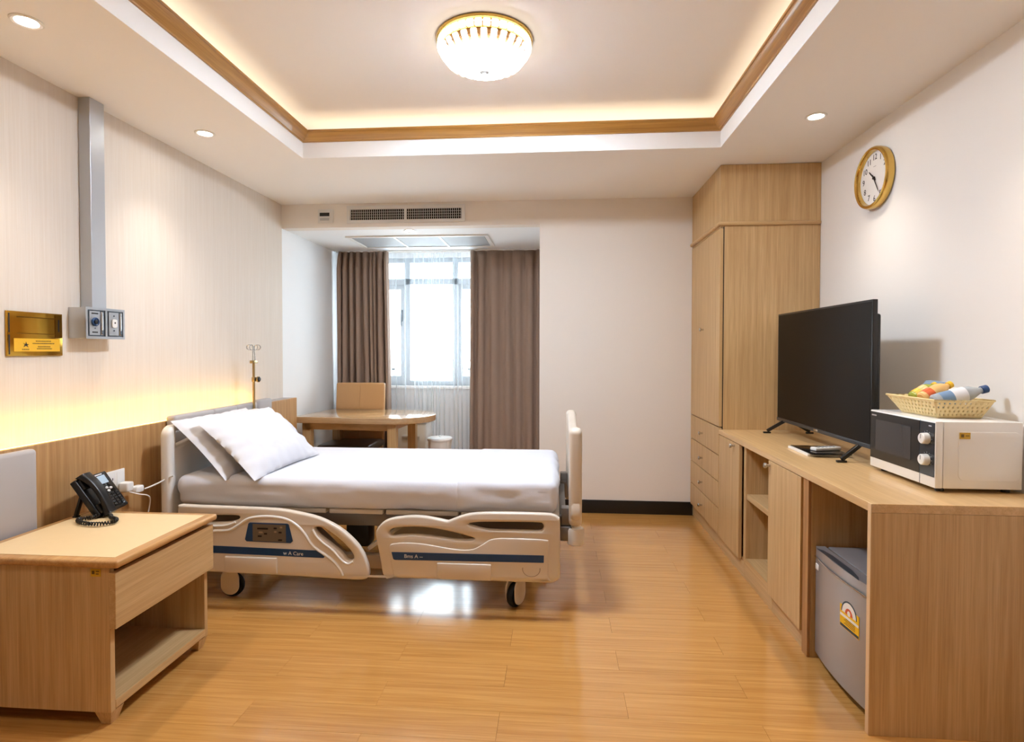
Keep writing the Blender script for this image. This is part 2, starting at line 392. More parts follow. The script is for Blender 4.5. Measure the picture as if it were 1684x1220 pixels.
struct(B().ring(XL - 0.1, XR + 0.1, YF - 0.1, YB + 0.1, TL, TR, TF, TB, ZC, SLAB).build('ceiling', 'paint_white', smooth=False))
struct(B().ring(TL - 0.26, TR + 0.26, TF - 0.26, TB + 0.26, TL - 0.22, TR + 0.22, TF - 0.22, TB + 0.22, SLAB, ZT).build('wall_cove', 'paint_white', smooth=False))
struct(B().box(TL - 0.26, TR + 0.26, TF - 0.26, TB + 0.26, ZT, ZT + 0.05).build('ceiling_tray', 'paint_white', smooth=False))
struct(B().box(AR + 0.002, 1.07, YB - 0.012, YB, 0, 0.105, 0.002).build('baseboard_back', 'baseboard_black'))
struct(B().box(XR - 0.012, XR, YF, 1.96, 0, 0.105, 0.002).build('baseboard_right', 'baseboard_black'))

# wooden crown moulding round the tray, mitred, four lengths
prof = [(0.0, SLAB), (0.008, SLAB), (0.010, SLAB + 0.006), (0.016, SLAB + 0.010), (0.030, SLAB + 0.018), (0.044, SLAB + 0.032), (0.050, SLAB + 0.040),
        (0.052, SLAB + 0.046), (0.058, SLAB + 0.047), (0.061, SLAB + 0.053), (0.058, SLAB + 0.058), (-0.012, SLAB + 0.058), (-0.012, SLAB)]
def crown(name, a, b, inward, mat):
    t = bmesh.new(); ax = (Vector(b) - Vector(a)).normalized(); inw = Vector(inward); rows = []
    for p, sgn in ((Vector(a), 1), (Vector(b), -1)):
        rows.append([t.verts.new((*(p + inw * d + ax * sgn * d), z)) for d, z in prof])
    n = len(prof)
    for k in range(n): t.faces.new((rows[0][k], rows[0][(k + 1) % n], rows[1][(k + 1) % n], rows[1][k]))
    t.faces.new(rows[0]); t.faces.new(rows[1]); bmesh.ops.recalc_face_normals(t, faces=t.faces)
    bb = B(); bb.add(t); return struct(bb.build(name, mat, angle=25))
crown('trim_1', (TL, TB), (TR, TB), (0, -1), 'cornice_wood'); crown('trim_2', (TL, TF), (TL, TB), (1, 0), 'cornice_wood_y')
crown('trim_3', (TR, TF), (TR, TB), (-1, 0), 'cornice_wood_y'); crown('trim_4', (TL, TF), (TR, TF), (0, 1), 'cornice_wood')
# light strips lying in the cove behind the moulding
cv = thing('cove_light', 'warm hidden strip light glowing above the wooden ceiling moulding', 'light', (-0.31, 1.45, SLAB + 0.002))
for x0, x1, y0, y1 in ((TL, TR, TB + 0.07, TB + 0.09), (TL, TR, TF - 0.09, TF - 0.07), (TL - 0.09, TL - 0.07, TF, TB), (TR + 0.07, TR + 0.09, TF, TB)):
    B().box(x0, x1, y0, y1, SLAB + 0.002, SLAB + 0.014).build('light_strip', 'cove_glow', cv, smooth=False)

# window
win = struct(new_obj('window_1', None, None, Vector((-1.18, YWIN + 0.05, WZ0))))
fy0, fy1 = YWIN + 0.04, YWIN + 0.10
B().ring(WX0, WX1, WZ0, WZ1, WX0 + 0.05, WX1 - 0.05, WZ0 + 0.05, WZ1 - 0.05, 0, 0.06, T(0, fy1, 0) @ FNY).build('window_frame', 'window_alu', win, smooth=False)
B().box(WX0 + 0.05, WX1 - 0.05, fy0, fy1, 1.985, 2.045).build('transom', 'window_alu', win, smooth=False)
for x in (-1.56, -1.05):
    B().box(x - 0.03, x + 0.03, fy0, fy1, WZ0 + 0.05, WZ1 - 0.05).build('mullion', 'window_alu', win, smooth=False)
xs = [WX0 + 0.05, -1.59, -1.53, -1.08, -1.02, WX1 - 0.05]
for i in range(3):
    a, b = xs[2 * i], xs[2 * i + 1]
    for z0, z1 in ((WZ0 + 0.05, 1.985), (2.045, WZ1 - 0.05)):
        if z0 < 1.5 and i != 1:
            B().ring(a, b, z0, z1, a + 0.045, b - 0.045, z0 + 0.05, z1 - 0.05, 0, 0.035, T(0, fy1 - 0.012, 0) @ FNY).build('sash', 'window_alu', win, smooth=False)
        B().box(a, b, fy1 - 0.032, fy1 - 0.027, z0, z1).build('pane', 'window_glass', win, smooth=False)
hd = B(); hd.box(-1.625, -1.605, fy0 - 0.03, fy0, 1.60, 1.72, 0.004); hd.box(-1.622, -1.608, fy0 - 0.045, fy0 - 0.03, 1.55, 1.68, 0.004); hd.build('window_handle', 'alu_dark', win)
B().box(WX0 - 0.02, WX1 + 0.02, YWIN - 0.03, YWIN + 0.06, WZ0 - 0.03, WZ0, 0.004).build('window_sill', 'paint_white', win)
rl = thing('balcony_railing', 'pale balcony railing outside the window behind the sheer', 'railing', (-1.2, 6.5, 0.0))
for z in (1.08, 1.18): B().box(-3.2, 1.0, 6.48, 6.52, z - 0.012, z + 0.012).build('rail', 'railing_white', rl, smooth=False)
for x in (-2.8, -1.9, -1.0, -0.1, 0.8): B().box(x - 0.02, x + 0.02, 6.48, 6.52, 0, 1.09).build('post', 'railing_white', rl, smooth=False)
struct(B().box(-3.6, 1.4, YWIN + 0.14, 6.9, -0.06, 0.0).build('floor_balcony', 'outside_floor', smooth=False))

# ------------------------------------------------------------------ built-in furniture on the right wall
XW, YW, ZK = 1.054, 3.777, 0.787
KX = XW + 0.02                                   # carcass plane behind the overlay doors
def knob(parent, y, z, x=XW):
    b = B(); b.lathe([(0.0065, 0), (0.0065, 0.014), (0.010, 0.017), (0.0135, 0.021), (0.0135, 0.027), (0.010, 0.030), (0, 0.031)], T(x, y, z) @ FNX, 18)
    return b.build('knob', 'chrome', parent)
# overhead cabinet
t = thing('overhead_cabinet', 'oak overhead cabinet above the tall wardrobe, up to the ceiling', 'cabinet', (1.37, 4.16, 2.13))
B().box(KX, XR - 0.002, YW, YB - 0.002, 2.132, ZC - 0.003).build('body', 'oak_z', t, smooth=False)
B().box(XW, KX, YW, YB - 0.004, 2.132, ZC - 0.003, 0.001).build('door', 'oak_z', t, smooth=False)
b = B(); b.box(XW - 0.018, XR - 0.002, YW - 0.018, YB - 0.002, 2.1055, 2.1315, 0.011, 3); b.build('moulding', 'oak_x', t)
# wardrobe
t = thing('wardrobe', 'tall oak wardrobe with one long door above four small drawers', 'wardrobe', (1.37, 4.16, 0))
B().box(KX + 0.006, XR - 0.002, YW + 0.002, YB - 0.002, 0.088, 2.105).build('body', 'oak_z', t, smooth=False)
B().box(KX + 0.004, KX + 0.03, YW, YB - 0.002, 0, 0.088).build('plinth', 'oak_y', t, smooth=False)
B().box(KX + 0.001, KX + 0.0058, YW + 0.004, YB - 0.004, 0.09, 2.10).build('gap_shade_sheet', 'painted_gap_shade', t, smooth=False)  # dark sheet painting the shade in the door and drawer gaps
B().box(XW + 0.002, KX, YW + 0.002, YB - 0.004, 2.096, 2.105).build('top_rail', 'oak_y', t, smooth=False)
d = B().box(XW, KX, YW + 0.003, YB - 0.004, 0.804, 2.092, 0.0012).build('door', 'oak_z', t, smooth=False)
knob(d, 4.185, 1.45)
zs = [0.800, 0.616, 0.443, 0.270, 0.095]
for z1, z0, kz in zip(zs, zs[1:], (0.702, 0.522, 0.346, 0.179)):
    d = B().box(XW, KX, YW + 0.003, YB - 0.004, z0 + 0.003, z1 - 0.003, 0.0012).build('drawer', 'oak_z', t, smooth=False)
    knob(d, 4.187, kz)
# low cabinet with door beside the wardrobe
CB = XR - 0.002                                   # back of the low units
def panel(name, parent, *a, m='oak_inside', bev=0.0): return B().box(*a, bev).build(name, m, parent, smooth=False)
ZT_ = ZK - 0.03
t = thing('low_cabinet', 'low oak cabinet with one door between drawers and open shelves', 'cabinet', (1.37, 3.56, 0))
panel('side_panel', t, KX, CB, 3.318, 3.336, 0.088, ZT_, m='oak_z'); panel('side_panel', t, KX, CB, 3.757, 3.775, 0.088, ZT_)
panel('bottom', t, KX, CB, 3.336, 3.757, 0.088, 0.106); panel('back_panel', t, CB - 0.012, CB, 3.336, 3.757, 0.106, ZT_)
panel('plinth', t, KX, KX + 0.018, 3.318, 3.775, 0, 0.088, m='oak_y')
d = panel('door', t, XW, KX - 0.001, 3.362, 3.772, 0.092, ZT_ - 0.003, m='oak_z', bev=0.0012); knob(d, 3.448, 0.735)
# open shelf unit
t = thing('open_shelf_unit', 'open oak shelf unit with two compartments under the counter', 'shelf', (1.37, 3.11, 0))
panel('side_panel', t, KX, CB, 3.298, 3.316, 0.088, ZT_, m='oak_z'); panel('side_panel', t, KX, CB, 2.898, 2.916, 0.088, ZT_)
panel('bottom', t, KX, CB, 2.916, 3.298, 0.088, 0.116, m='oak_y'); panel('back_panel', t, CB - 0.012, CB, 2.916, 3.298, 0.116, ZT_)
panel('shelf', t, KX + 0.004, CB - 0.013, 2.917, 3.297, 0.455, 0.485, m='oak_y', bev=0.001)
panel('plinth', t, KX, KX + 0.018, 2.898, 3.316, 0, 0.088, m='oak_y')
# cabinet beside the fridge
t = thing('low_cabinet', 'low oak cabinet with one tall door left of the small fridge', 'cabinet', (1.37, 2.68, 0))
panel('side_panel', t, KX, CB, 2.878, 2.896, 0.088, ZT_); panel('side_panel', t, KX, CB, 2.470, 2.490, 0, ZT_, m='oak_z')
panel('bottom', t, KX, CB, 2.490, 2.878, 0.088, 0.106); panel('back_panel', t, CB - 0.012, CB, 2.490, 2.878, 0.106, ZT_)
panel('plinth', t, KX, KX + 0.018, 2.490, 2.896, 0, 0.088, m='oak_y')
d = panel('door', t, XW, KX - 0.001, 2.530, 2.906, 0.086, ZT_ - 0.003, m='oak_z', bev=0.0012); knob(d, 2.885, 0.732)
panel('filler_strip', t, KX - 0.012, KX - 0.001, 2.472, 2.524, 0.0, ZT_ - 0.003, m='oak_inside')
# worktop with waterfall end
t = thing('worktop', 'long oak worktop with a waterfall end panel along the right wall', 'worktop', (1.37, 2.87, 0))
B().box(XW, CB, 1.979, YW - 0.001, ZT_, ZK, 0.0015).build('top', 'oak_top', t, smooth=False)
B().box(XW, CB, 1.979, 2.003, 0, ZT_ - 0.0005, 0.0012).build('end_panel', 'oak_z', t, smooth=False)
B().box(XW - 0.0008, XW, 1.981, 2.001, 0, ZK - 0.002).build('edge_band', 'edge_light', t, smooth=False)

# small fridge
FX = 1.075
t = thing('mini_fridge', 'small silver fridge with an energy sticker in the counter bay', 'fridge', (1.36, 2.265, 0))
B().box(FX + 0.062, 1.55, 2.045, 2.462, 0.028, 0.478, 0.006).build('body', 'steel_fridge', t)
B().box(FX + 0.052, FX + 0.062, 2.052, 2.455, 0.05, 0.468).build('gasket', 'black_plastic', t, smooth=False)
def door_face(u, v):                              # gently bowed door front
    y = 2.043 + 0.421 * u; bow = 0.016 * (1 - (2 * u - 1) ** 2); return (FX + 0.016 - bow, y, 0.034 + 0.403 * v)
b = B(); pts = [(door_face(k / 16, 0)[0], door_face(k / 16, 0)[1]) for k in range(17)] + [(FX + 0.052, 2.464), (FX + 0.052, 2.043)]
b.prism(pts, 0.034, 0.437); dr = b.build('door', 'steel_fridge', t)
b = B(); b.prism(pts, 0.438, 0.478); cap = b.build('door_cap', 'fridge_trim', t)
b = B(); hp = [(2.10, 0), (2.43, 0), (2.41, 0.016), (2.35, 0.026), (2.20, 0.026), (2.13, 0.014)]
b.prism([(FX + 0.004 + d, y) for y, d in hp], 0.4782, 0.4792); b.build('grip_recess', 'alu_dark', cap)
b = B(); b.tube([(FX + 0.012 - 0.016 * (1 - (2 * u - 1) ** 2), 2.046 + 0.415 * u, 0.437) for u in [k / 20 for k in range(21)]], 0.003, 8); b.build('grip_lip', 'chrome', cap)
for z in (0.466, 0.474): B().tube([(FX + 0.056, 2.05, z), (FX + 0.056, 2.458, z)], 0.0022, 8).build('trim_line', 'chrome', t)
for y in (2.08, 2.43): B().cyl((FX + 0.09, y, 0), (FX + 0.09, y, 0.028), 0.016).build('foot', 'black_plastic', t)
for y in (2.08, 2.43): B().cyl((1.5, y, 0), (1.5, y, 0.028), 0.016).build('foot', 'black_plastic', t)
def on_door(y): u = (y - 2.043) / 0.421; return FX + 0.016 - 0.016 * (1 - (2 * u - 1) ** 2)
b = B(); b.box(on_door(2.45) - 0.0035, on_door(2.45) + 0.004, 2.428, 2.456, 0.386, 0.410, 0.001); b.build('badge', 'white_plastic', dr)
# energy sticker, laid on the bowed door
st = []
def decal(name, poly, mat, lift):
    bb = B(); tb = bmesh.new(); cy = 2.16; cz = 0.30
    a = on_door(2.22); c = on_door(2.10); sl = (a - c) / 0.12
    vs_ = [tb.verts.new((c + (y - 2.10) * sl - 0.0012 - lift, y, z)) for y, z in poly]; f = tb.faces.new(vs_)
    r = bmesh.ops.extrude_face_region(tb, geom=[f]); bmesh.ops.translate(tb, vec=(0.001, 0, 0), verts=[v for v in r['geom'] if isinstance(v, bmesh.types.BMVert)])
    bmesh.ops.recalc_face_normals(tb, faces=tb.faces); bb.add(tb); return bb.build(name, mat, dr, smooth=False)
def arc(cy, cz, r, n=14): return [(cy + r * math.cos(math.pi * k / n), cz + r * math.sin(math.pi * k / n)) for k in range(n + 1)]
decal('energy_sticker', [(2.102, 0.262), (2.222, 0.262), (2.222, 0.345)] + [(2.102, 0.345)], 'sticker_yellow', 0.0002)
decal('sticker_dial', arc(2.164, 0.322, 0.050), 'sticker_navy', 0.0004)
decal('sticker_dial', arc(2.164, 0.322, 0.044), 'sticker_white', 0.0006)
decal('sticker_dial', arc(2.164, 0.322, 0.024), 'sticker_red', 0.0008)
decal('sticker_dial', [(2.164 + 0.010 * math.cos(2 * math.pi * k / 12), 0.328 + 0.010 * math.sin(2 * math.pi * k / 12)) for k in range(12)], 'sticker_white', 0.0010)
decal('sticker_band', [(2.104, 0.303), (2.220, 0.303), (2.220, 0.313), (2.104, 0.313)], 'sticker_white', 0.0005)
decal('sticker_band', [(2.104, 0.264), (2.220, 0.264), (2.220, 0.274), (2.104, 0.274)], 'sticker_navy', 0.0005)
for k in range(4): decal('sticker_print', [(2.125, 0.280 + 0.0065 * k), (2.195 - 0.01 * (k % 2), 0.280 + 0.0065 * k), (2.195 - 0.01 * (k % 2), 0.2825 + 0.0065 * k), (2.125, 0.2825 + 0.0065 * k)], 'ink_brown', 0.0005)

# television
TX, TY0, TY1, TZ0, TZ1 = 1.390, 2.622, 3.695, 0.862, 1.528
t = thing('television', 'large black flat television standing on the oak worktop', 'television', (1.42, 3.16, ZK))
b = B(); b.box(TX, TX + 0.022, TY0, TY1, TZ0, TZ1, 0.003); b.build('bezel', 'tv_bezel', t)
b = B(); b.box(TX - 0.0012, TX + 0.001, TY0 + 0.010, TY1 - 0.010, TZ0 + 0.022, TZ1 - 0.010); b.build('screen', 'tv_screen', t, smooth=False)
b = B(); b.box(TX - 0.003, TX + 0.001, TY0 + 0.002, TY1 - 0.002, TZ0 + 0.001, TZ0 + 0.020, 0.001); lip = b.build('chin', 'tv_lip', t)
b = B(); b.box(TX - 0.0045, TX - 0.003, 3.13, 3.18, TZ0 + 0.006, TZ0 + 0.016, 0.0005); b.build('badge', 'chrome', lip)
b = B(); b.box(TX + 0.022, TX + 0.055, TY0 + 0.03, TY1 - 0.03, TZ0 + 0.012, TZ1 - 0.06, 0.012); b.build('back_cover', 'black_plastic', t)
b = B(); b.box(TX + 0.045, TX + 0.075, TY0 + 0.2, TY1 - 0.2, TZ0 + 0.02, TZ0 + 0.3, 0.012); b.build('back_housing', 'black_plastic', t)
for y, sp in ((2.735, -0.03), (3.600, 0.03)):
    b = B()
    for xf in (1.305, 1.560):
        b.bar((TX + 0.03, y, TZ0 + 0.018), (xf, y + sp, ZK + 0.014), 0.016, 0.020, 0.004)
        b.box(xf - 0.022, xf + 0.022, y + sp - 0.009, y + sp + 0.009, ZK, ZK + 0.010, 0.003)
    b.box(TX + 0.012, TX + 0.048, y - 0.012, y + 0.012, TZ0 - 0.004, TZ0 + 0.03, 0.003)
    b.build('leg', 'black_plastic', t)

# folder and remote control
t = thing('folder', 'flat black folder lying on the worktop below the television', 'folder', (1.30, 2.93, ZK))
B().plate([[(1.215, 2.845), (1.395, 2.835), (1.400, 3.060), (1.220, 3.090)]], 0.012, 0.001, T(0, 0, ZK)).build('pages', 'white_plastic', t)
B().plate([[(1.222, 2.815), (1.405, 2.812), (1.412, 3.062), (1.232, 3.088)]], 0.004, 0.001, T(0, 0, ZK + 0.0122)).build('cover', 'black_gloss', t)
t = thing('remote_control', 'white remote control lying on the black folder', 'remote', (1.35, 2.95, ZK + 0.0165))
Mr = T(1.34, 2.935, ZK + 0.0164) @ Matrix.Rotation(R(18), 4, 'Z')
B().box(-0.075, 0.075, -0.021, 0.021, 0, 0.017, 0.005, 3, Mr).build('body', 'white_plastic', t)
for i in range(5):
    for j in range(3): B().box(-0.055 + 0.022 * i, -0.045 + 0.022 * i, -0.014 + 0.011 * j, -0.007 + 0.011 * j, 0.0165, 0.0185, 0.0008, 1, Mr).build('button', 'alu_dark', t)

# microwave
MX, MY0, MY1, MZ0, MZ1 = 1.362, 2.150, 2.575, 0.803, 1.045
t = thing('microwave', 'white microwave oven with black glass door on the worktop end', 'microwave', (1.51, 2.36, ZK))
b = B(); b.box(MX + 0.028, 1.657, MY0, MY1, MZ0, MZ1, 0.003); body = b.build('body', 'white_gloss', t)
b = B(); b.plate([rrect(-0.105, 0.105, -0.088, 0.088, 0.02)], 0.003, 0.0014, T(1.545, MY0 + 0.0005, 0.921) @ FNY); b.build('side_emboss', 'white_gloss', body)
b = B(); b.box(MX, MX + 0.026, MY0, MY1, MZ0, MZ1, 0.003); front = b.build('front_frame', 'white_gloss', t)
b = B(); b.box(MX - 0.0022, MX + 0.001, 2.238, MY1 - 0.006, 0.842, MZ1 - 0.006); door = b.build('door_glass', 'black_gloss', t, smooth=False)
b = B(); b.box(MX - 0.0030, MX - 0.0020, 2.290, 2.530, 0.880, 1.008); b.build('door_window', 'mw_window', door, smooth=False)
b = B(); b.box(MX - 0.0022, MX + 0.001, MY0 + 0.004, 2.234, 0.842, MZ1 - 0.006); pn = b.build('control_panel', 'mw_panel', t, smooth=False)
b = B(); b.box(MX - 0.0012, MX + 0.0005, 2.2352, 2.2368, MZ0 + 0.002, MZ1 - 0.004); b.build('door_seam', 'alu_dark', t, smooth=False)
for z in (0.978, 0.900):
    b = B(); b.lathe([(0.021, 0), (0.021, 0.004), (0.0195, 0.020), (0.017, 0.0225), (0, 0.023)], T(MX - 0.002, 2.194, z) @ FNX, 28); kn = b.build('dial', 'white_plastic', pn)
    B().box(MX - 0.0262, MX - 0.0245, 2.1925, 2.1955, z, z + 0.016).build('pointer', 'fridge_trim', kn, smooth=False)
    b = B()
    for k in range(9):
        a = R(-30 + 30 * k); c, s_ = math.cos(a), math.sin(a)
        b.box(MX - 0.0028, MX - 0.002, 2.194 + 0.027 * c - 0.002, 2.194 + 0.027 * c + 0.002, z + 0.027 * s_ - 0.0012, z + 0.027 * s_ + 0.0012)
    o = b.build('dial_marks', 'fridge_trim', pn, smooth=False); o['kind'] = 'stuff'
B().box(MX - 0.0028, MX - 0.002, 2.17, 2.186, 1.024, 1.028).build('panel_print', 'label_white', pn, smooth=False)
B().box(MX - 0.0032, MX - 0.002, 2.525, 2.560, 1.022, 1.0275).build('maker_mark', 'fridge_trim', door, smooth=False)
B().box(1.441, 1.478, MY0 - 0.0036, MY0 - 0.0025, 0.984, 1.007).build('asset_sticker', 'asset_yellow', body, smooth=False)
b = B()
b.box(1.446, 1.456, MY0 - 0.0042, MY0 - 0.0036, 0.990, 1.001); b.box(1.461, 1.474, MY0 - 0.0042, MY0 - 0.0036, 0.994, 0.997); o = b.build('sticker_print', 'ink_brown', body, smooth=False); o['kind'] = 'stuff'
for x in (MX + 0.04, 1.63):
    for y in (MY0 + 0.04, MY1 - 0.04): B().cyl((x, y, ZK), (x, y, MZ0 + 0.001), 0.014).build('foot', 'black_plastic', t)

# basket with snacks and drinks
BZ0, BZ1 = MZ1 + 0.001, 1.114
bot = [(1.435, 2.255), (1.590, 2.255), (1.590, 2.480), (1.435, 2.480)]
rim = [(1.402, 2.222), (1.612, 2.222), (1.612, 2.530), (1.402, 2.530)]
t = thing('basket', 'cream plastic woven basket of drinks on top of the microwave', 'basket', (1.52, 2.36, BZ0))
def side(k):
    tb = bmesh.new(); a, c = Vector((*bot[k], BZ0 + 0.003)), Vector((*bot[(k + 1) % 4], BZ0 + 0.003)); e, f = Vector((*rim[k], BZ1)), Vector((*rim[(k + 1) % 4], BZ1))
    nu, nv = (33, 9) if k % 2 == 0 else (39, 9)
    V = []
    for j in range(nv + 1):
        row = []
        for i in range(nu + 1):
            u, v = i / nu, j / nv; p = (a.lerp(c, u)).lerp(e.lerp(f, u), v)
            if j == nv: p.z += 0.0035 * math.sin(i * 1.6)
            row.append(tb.verts.new(p))
        V.append(row)
    for j in range(nv):
        for i in range(nu):
            if j in (1, 3, 5, 7) and i % 3 == (1 if j in (1, 5) else 2) and 0 < i < nu - 1: continue
            tb.faces.new((V[j][i], V[j][i + 1], V[j + 1][i + 1], V[j + 1][i]))
    bb = B(); bb.add(tb); o = bb.build('side_wall', 'basket_cream', t); m = o.modifiers.new('thick', 'SOLIDIFY'); m.thickness = 0.003; m.offset = 0
for k in range(4): side(k)
B().plate([bot], 0.004, 0.001, T(0, 0, BZ0)).build('base', 'basket_cream', t)
b = B(); b.tube([(*p, BZ1 + 0.001) for p in rim], 0.004, 8, True); b.build('rim', 'basket_cream', t)
def bottle(name, label, p, q, r, mats, grp='drinks and snacks in the basket'):
    """Lying bottle from foot p to cap q."""
    p, q = Vector(p), Vector(q); d = q - p; L = d.length; rot = Vector((0, 0, 1)).rotation_difference(d.normalized()).to_matrix().to_4x4(); M = Matrix.Translation(p) @ rot
    t = thing(name, label, 'bottle', p, grp)
    B().lathe([(0, 0.004), (r * .7, 0), (r * .95, 0.006), (r, 0.02), (r * .96, L * .36), (r, L * .42), (r, L * .60), (r * .85, L * .70), (r * .5, L * .82), (r * .40, L * .86), (r * .40, L * .9)], M, 24).build('bottle_body', mats[0], t)
    B().lathe([(r * 1.02, L * .12), (r * 1.02, L * .34)], M, 24, caps=False).build('label_band', mats[1], t)
    B().lathe([(r * 1.02, L * .34), (r * .985, L * .37), (r * 1.02, L * .43), (r * 1.02, L * .58)], M, 24, caps=False).build('label_band', mats[2], t)
    B().lathe([(r * .50, L * .885), (r * .52, L * .89), (r * .52, L * .99), (r * .46, L), (0, L)], M, 20).build('cap', mats[3], t)
    return t
bottle('water_bottle', 'water bottle with dark blue cap and pale label lying frontmost in the basket', (1.428, 2.275, 1.104), (1.618, 2.268, 1.158), 0.029, ('bottle_clear', 'label_blue', 'label_white', 'cap_blue'))
bottle('juice_bottle', 'orange drink bottle with orange label and yellow neck in the basket', (1.420, 2.330, 1.112), (1.540, 2.345, 1.170), 0.027, ('peach_drink', 'orange_label', 'peach_drink', 'yellow_cap'))
bottle('juice_bottle', 'yellow-green drink bottle lying behind the orange one in the basket', (1.424, 2.392, 1.108), (1.520, 2.402, 1.164), 0.027, ('lime_liquid', 'yellow_cap', 'peach_drink', 'yellow_cap'))
def pouch(name, label, c, sx, sy, sz, rz, rx, mat):
    M = T(*c) @ Matrix.Rotation(R(rz), 4, 'Z') @ Matrix.Rotation(R(rx), 4, 'Y')
    b = B(); n = 14
    for sgn in (1, -1):
        b.grid(lambda u, v: M @ Vector((sx * (u - .5), sy * (v - .5) * (1 - .12 * math.sin(math.pi * u)), sgn * sz * (max(0, math.sin(math.pi * u) * math.sin(math.pi * v)) ** .5) + 0.002 * math.sin(17 * u + 5 * v))), n, n)
    bmesh.ops.remove_doubles(b.bm, verts=b.bm.verts, dist=0.0005)
    return tag(b.build(name, mat, angle=60), label, 'snack', 'drinks and snacks in the basket')
pouch('snack_pouch', 'blue snack pouch standing at the back of the basket', (1.520, 2.452, 1.140), 0.11, 0.12, 0.018, 8, -40, 'pack_blue')
pouch('snack_pouch', 'off-white snack pouch lying at the right rear of the basket', (1.572, 2.395, 1.128), 0.075, 0.13, 0.022, -8, -30, 'pack_white')
pouch('snack_pouch', 'off-white snack pouch at the right end of the basket', (1.572, 2.318, 1.096), 0.045, 0.07, 0.016, 10, -35, 'pack_white')

# wall clock
t = thing('wall_clock', 'round white wall clock with gold rim on the right wall', 'clock', (XR, 3.1365, 2.207))
MC = T(XR - 0.001, 3.1365, 2.207) @ FNX
B().lathe([(0.150, 0), (0.158, 0.004), (0.160, 0.020), (0.160, 0.032), (0.156, 0.041), (0.149, 0.044), (0.142, 0.041), (0.138, 0.030), (0.138, 0.016)], MC, 64, caps=False).build('rim', 'gold', t)
face = B().lathe([(0, 0.016), (0.1385, 0.016), (0.1385, 0.006), (0, 0.006)], MC, 64, caps=False).build('dial', 'clock_face', t)
for h in range(1, 13):
    a = R(90 - 30 * h); b = B(); b.text(str(h), 0.043, MC @ T(0.106 * math.cos(a), 0.108 * math.sin(a), 0.0165), 0.0004); b.build('numeral', 'ink', face, smooth=False)
b = B(); b.text('\u2014', 0.022, MC @ T(0, 0.062, 0.0165), 0.0003); b.build('maker_mark', 'ink', face, smooth=False)
def hand(a, L, w, z):
    M = MC @ Matrix.Rotation(R(a), 4, 'Z'); return B().prism([(-0.02, -w), (L * .8, -w * .8), (L, 0), (L * .8, w * .8), (-0.02, w)], z, z + 0.0012, M).build('hand', 'ink', t, smooth=False)
hand(90 - 30 * (10 + 25 / 60), 0.068, 0.0042, 0.0195); hand(90 - 6 * 25, 0.098, 0.0028, 0.0215)
B().lathe([(0.008, 0.0175), (0.008, 0.025), (0, 0.027)], MC, 16).build('hub', 'ink', t)

# ------------------------------------------------------------------ ceiling fittings
LX, LY = -0.340, 2.655
t = thing('ceiling_lamp', 'round crystal ceiling lamp with gold rim and frosted glass bowl', 'lamp', (LX, LY, ZT))
ML = T(LX, LY, ZT) @ Matrix.Diagonal((0.955, 0.955, 0.955, 1))
B().lathe([(0.18, 0), (0.232, -0.001), (0.236, -0.006), (0.234, -0.016), (0.226, -0.020), (0.20, -0.018), (0.18, 0)], ML, 64, caps=False).build('base_rim', 'gold', t)
B().lathe([(0.205, -0.02), (0.205, -0.075), (0.165, -0.10)], ML, 48, caps=False).build('inner_drum', 'drum_gold', t)
n = 36
for k in range(n):
    a = 2 * math.pi * k / n; M = ML @ Matrix.Rotation(a, 4, 'Z')
    bb = B(); bb.box(0.213, 0.229, -0.0160, 0.0160, -0.050, -0.021, 0.003, 1, M); bb.build('crystal', 'crystal', t, smooth=False)
n = 28
for k in range(n):
    a = 2 * math.pi * (k + .5) / n; M = ML @ Matrix.Rotation(a, 4, 'Z') @ T(0.198, 0, -0.082) @ Matrix.Rotation(R(38), 4, 'Y')
    bb = B(); bb.box(-0.007, 0.007, -0.0145, 0.0145, -0.030, 0.030, 0.004, 1, M); bb.build('crystal', 'crystal', t, smooth=False)
bw = B().lathe([(0.168, -0.098), (0.172, -0.104), (0.166, -0.114), (0.14, -0.128), (0.10, -0.139), (0.05, -0.146), (0, -0.148)], ML, 48).build('bowl', 'lamp_glow', t, label='glowing frosted glass bowl')
B().lathe([(0.010, -0.140), (0.010, -0.151), (0.024, -0.152), (0.024, -0.157), (0.010, -0.163), (0.008, -0.178), (0.011, -0.184), (0.006, -0.190), (0, -0.191)], ML, 20).build('finial', 'finial_grey', t)
B().lathe([(0.196, -0.046), (0.214, -0.048), (0.214, -0.054), (0.196, -0.052), (0.196, -0.046)], ML, 48, caps=False).build('gold_band', 'gold', t)

def downlight(x, y, z, label, on=True):
    t = thing('downlight', label, 'downlight', (x, y, z), 'recessed ceiling downlights')
    M = T(x, y, z) @ FNZ
    B().lathe([(0.036, 0.0), (0.052, 0.0), (0.052, 0.003), (0.046, 0.006), (0.037, 0.004), (0.036, 0.0)], M, 32, caps=False).build('ring', 'white_plastic', t)
    B().lathe([(0, 0.0012), (0.036, 0.0012), (0.036, 0.0002), (0, 0.0002)], M, 28).build('lens', 'spot_glow', t)
    ld = bpy.data.lights.new('spot', 'SPOT'); ld.energy = L_SPOT; ld.color = WARM; ld.spot_size = R(96); ld.spot_blend = 1.0; ld.shadow_soft_size = 0.035
    lo = bpy.data.objects.new('spot', ld); COL.objects.link(lo); lo.parent = t; lo.location = (0, 0, -0.012)
downlight(-1.935, 1.950, ZC, 'round downlight in the left soffit above the gold plaque')
downlight(-1.947, 3.022, ZC, 'round downlight in the left soffit above the bed')
downlight(1.320, 3.040, ZC, 'round downlight in the right soffit left of the clock')
downlight(1.320, 1.950, ZC, 'round downlight in the right soffit above the microwave')
downlight(-1.935, 0.880, ZC, 'added unseen fill downlight in the left soffit nearest the viewpoint')  # added out of view, in row spacing, to brighten the bedside cabinet
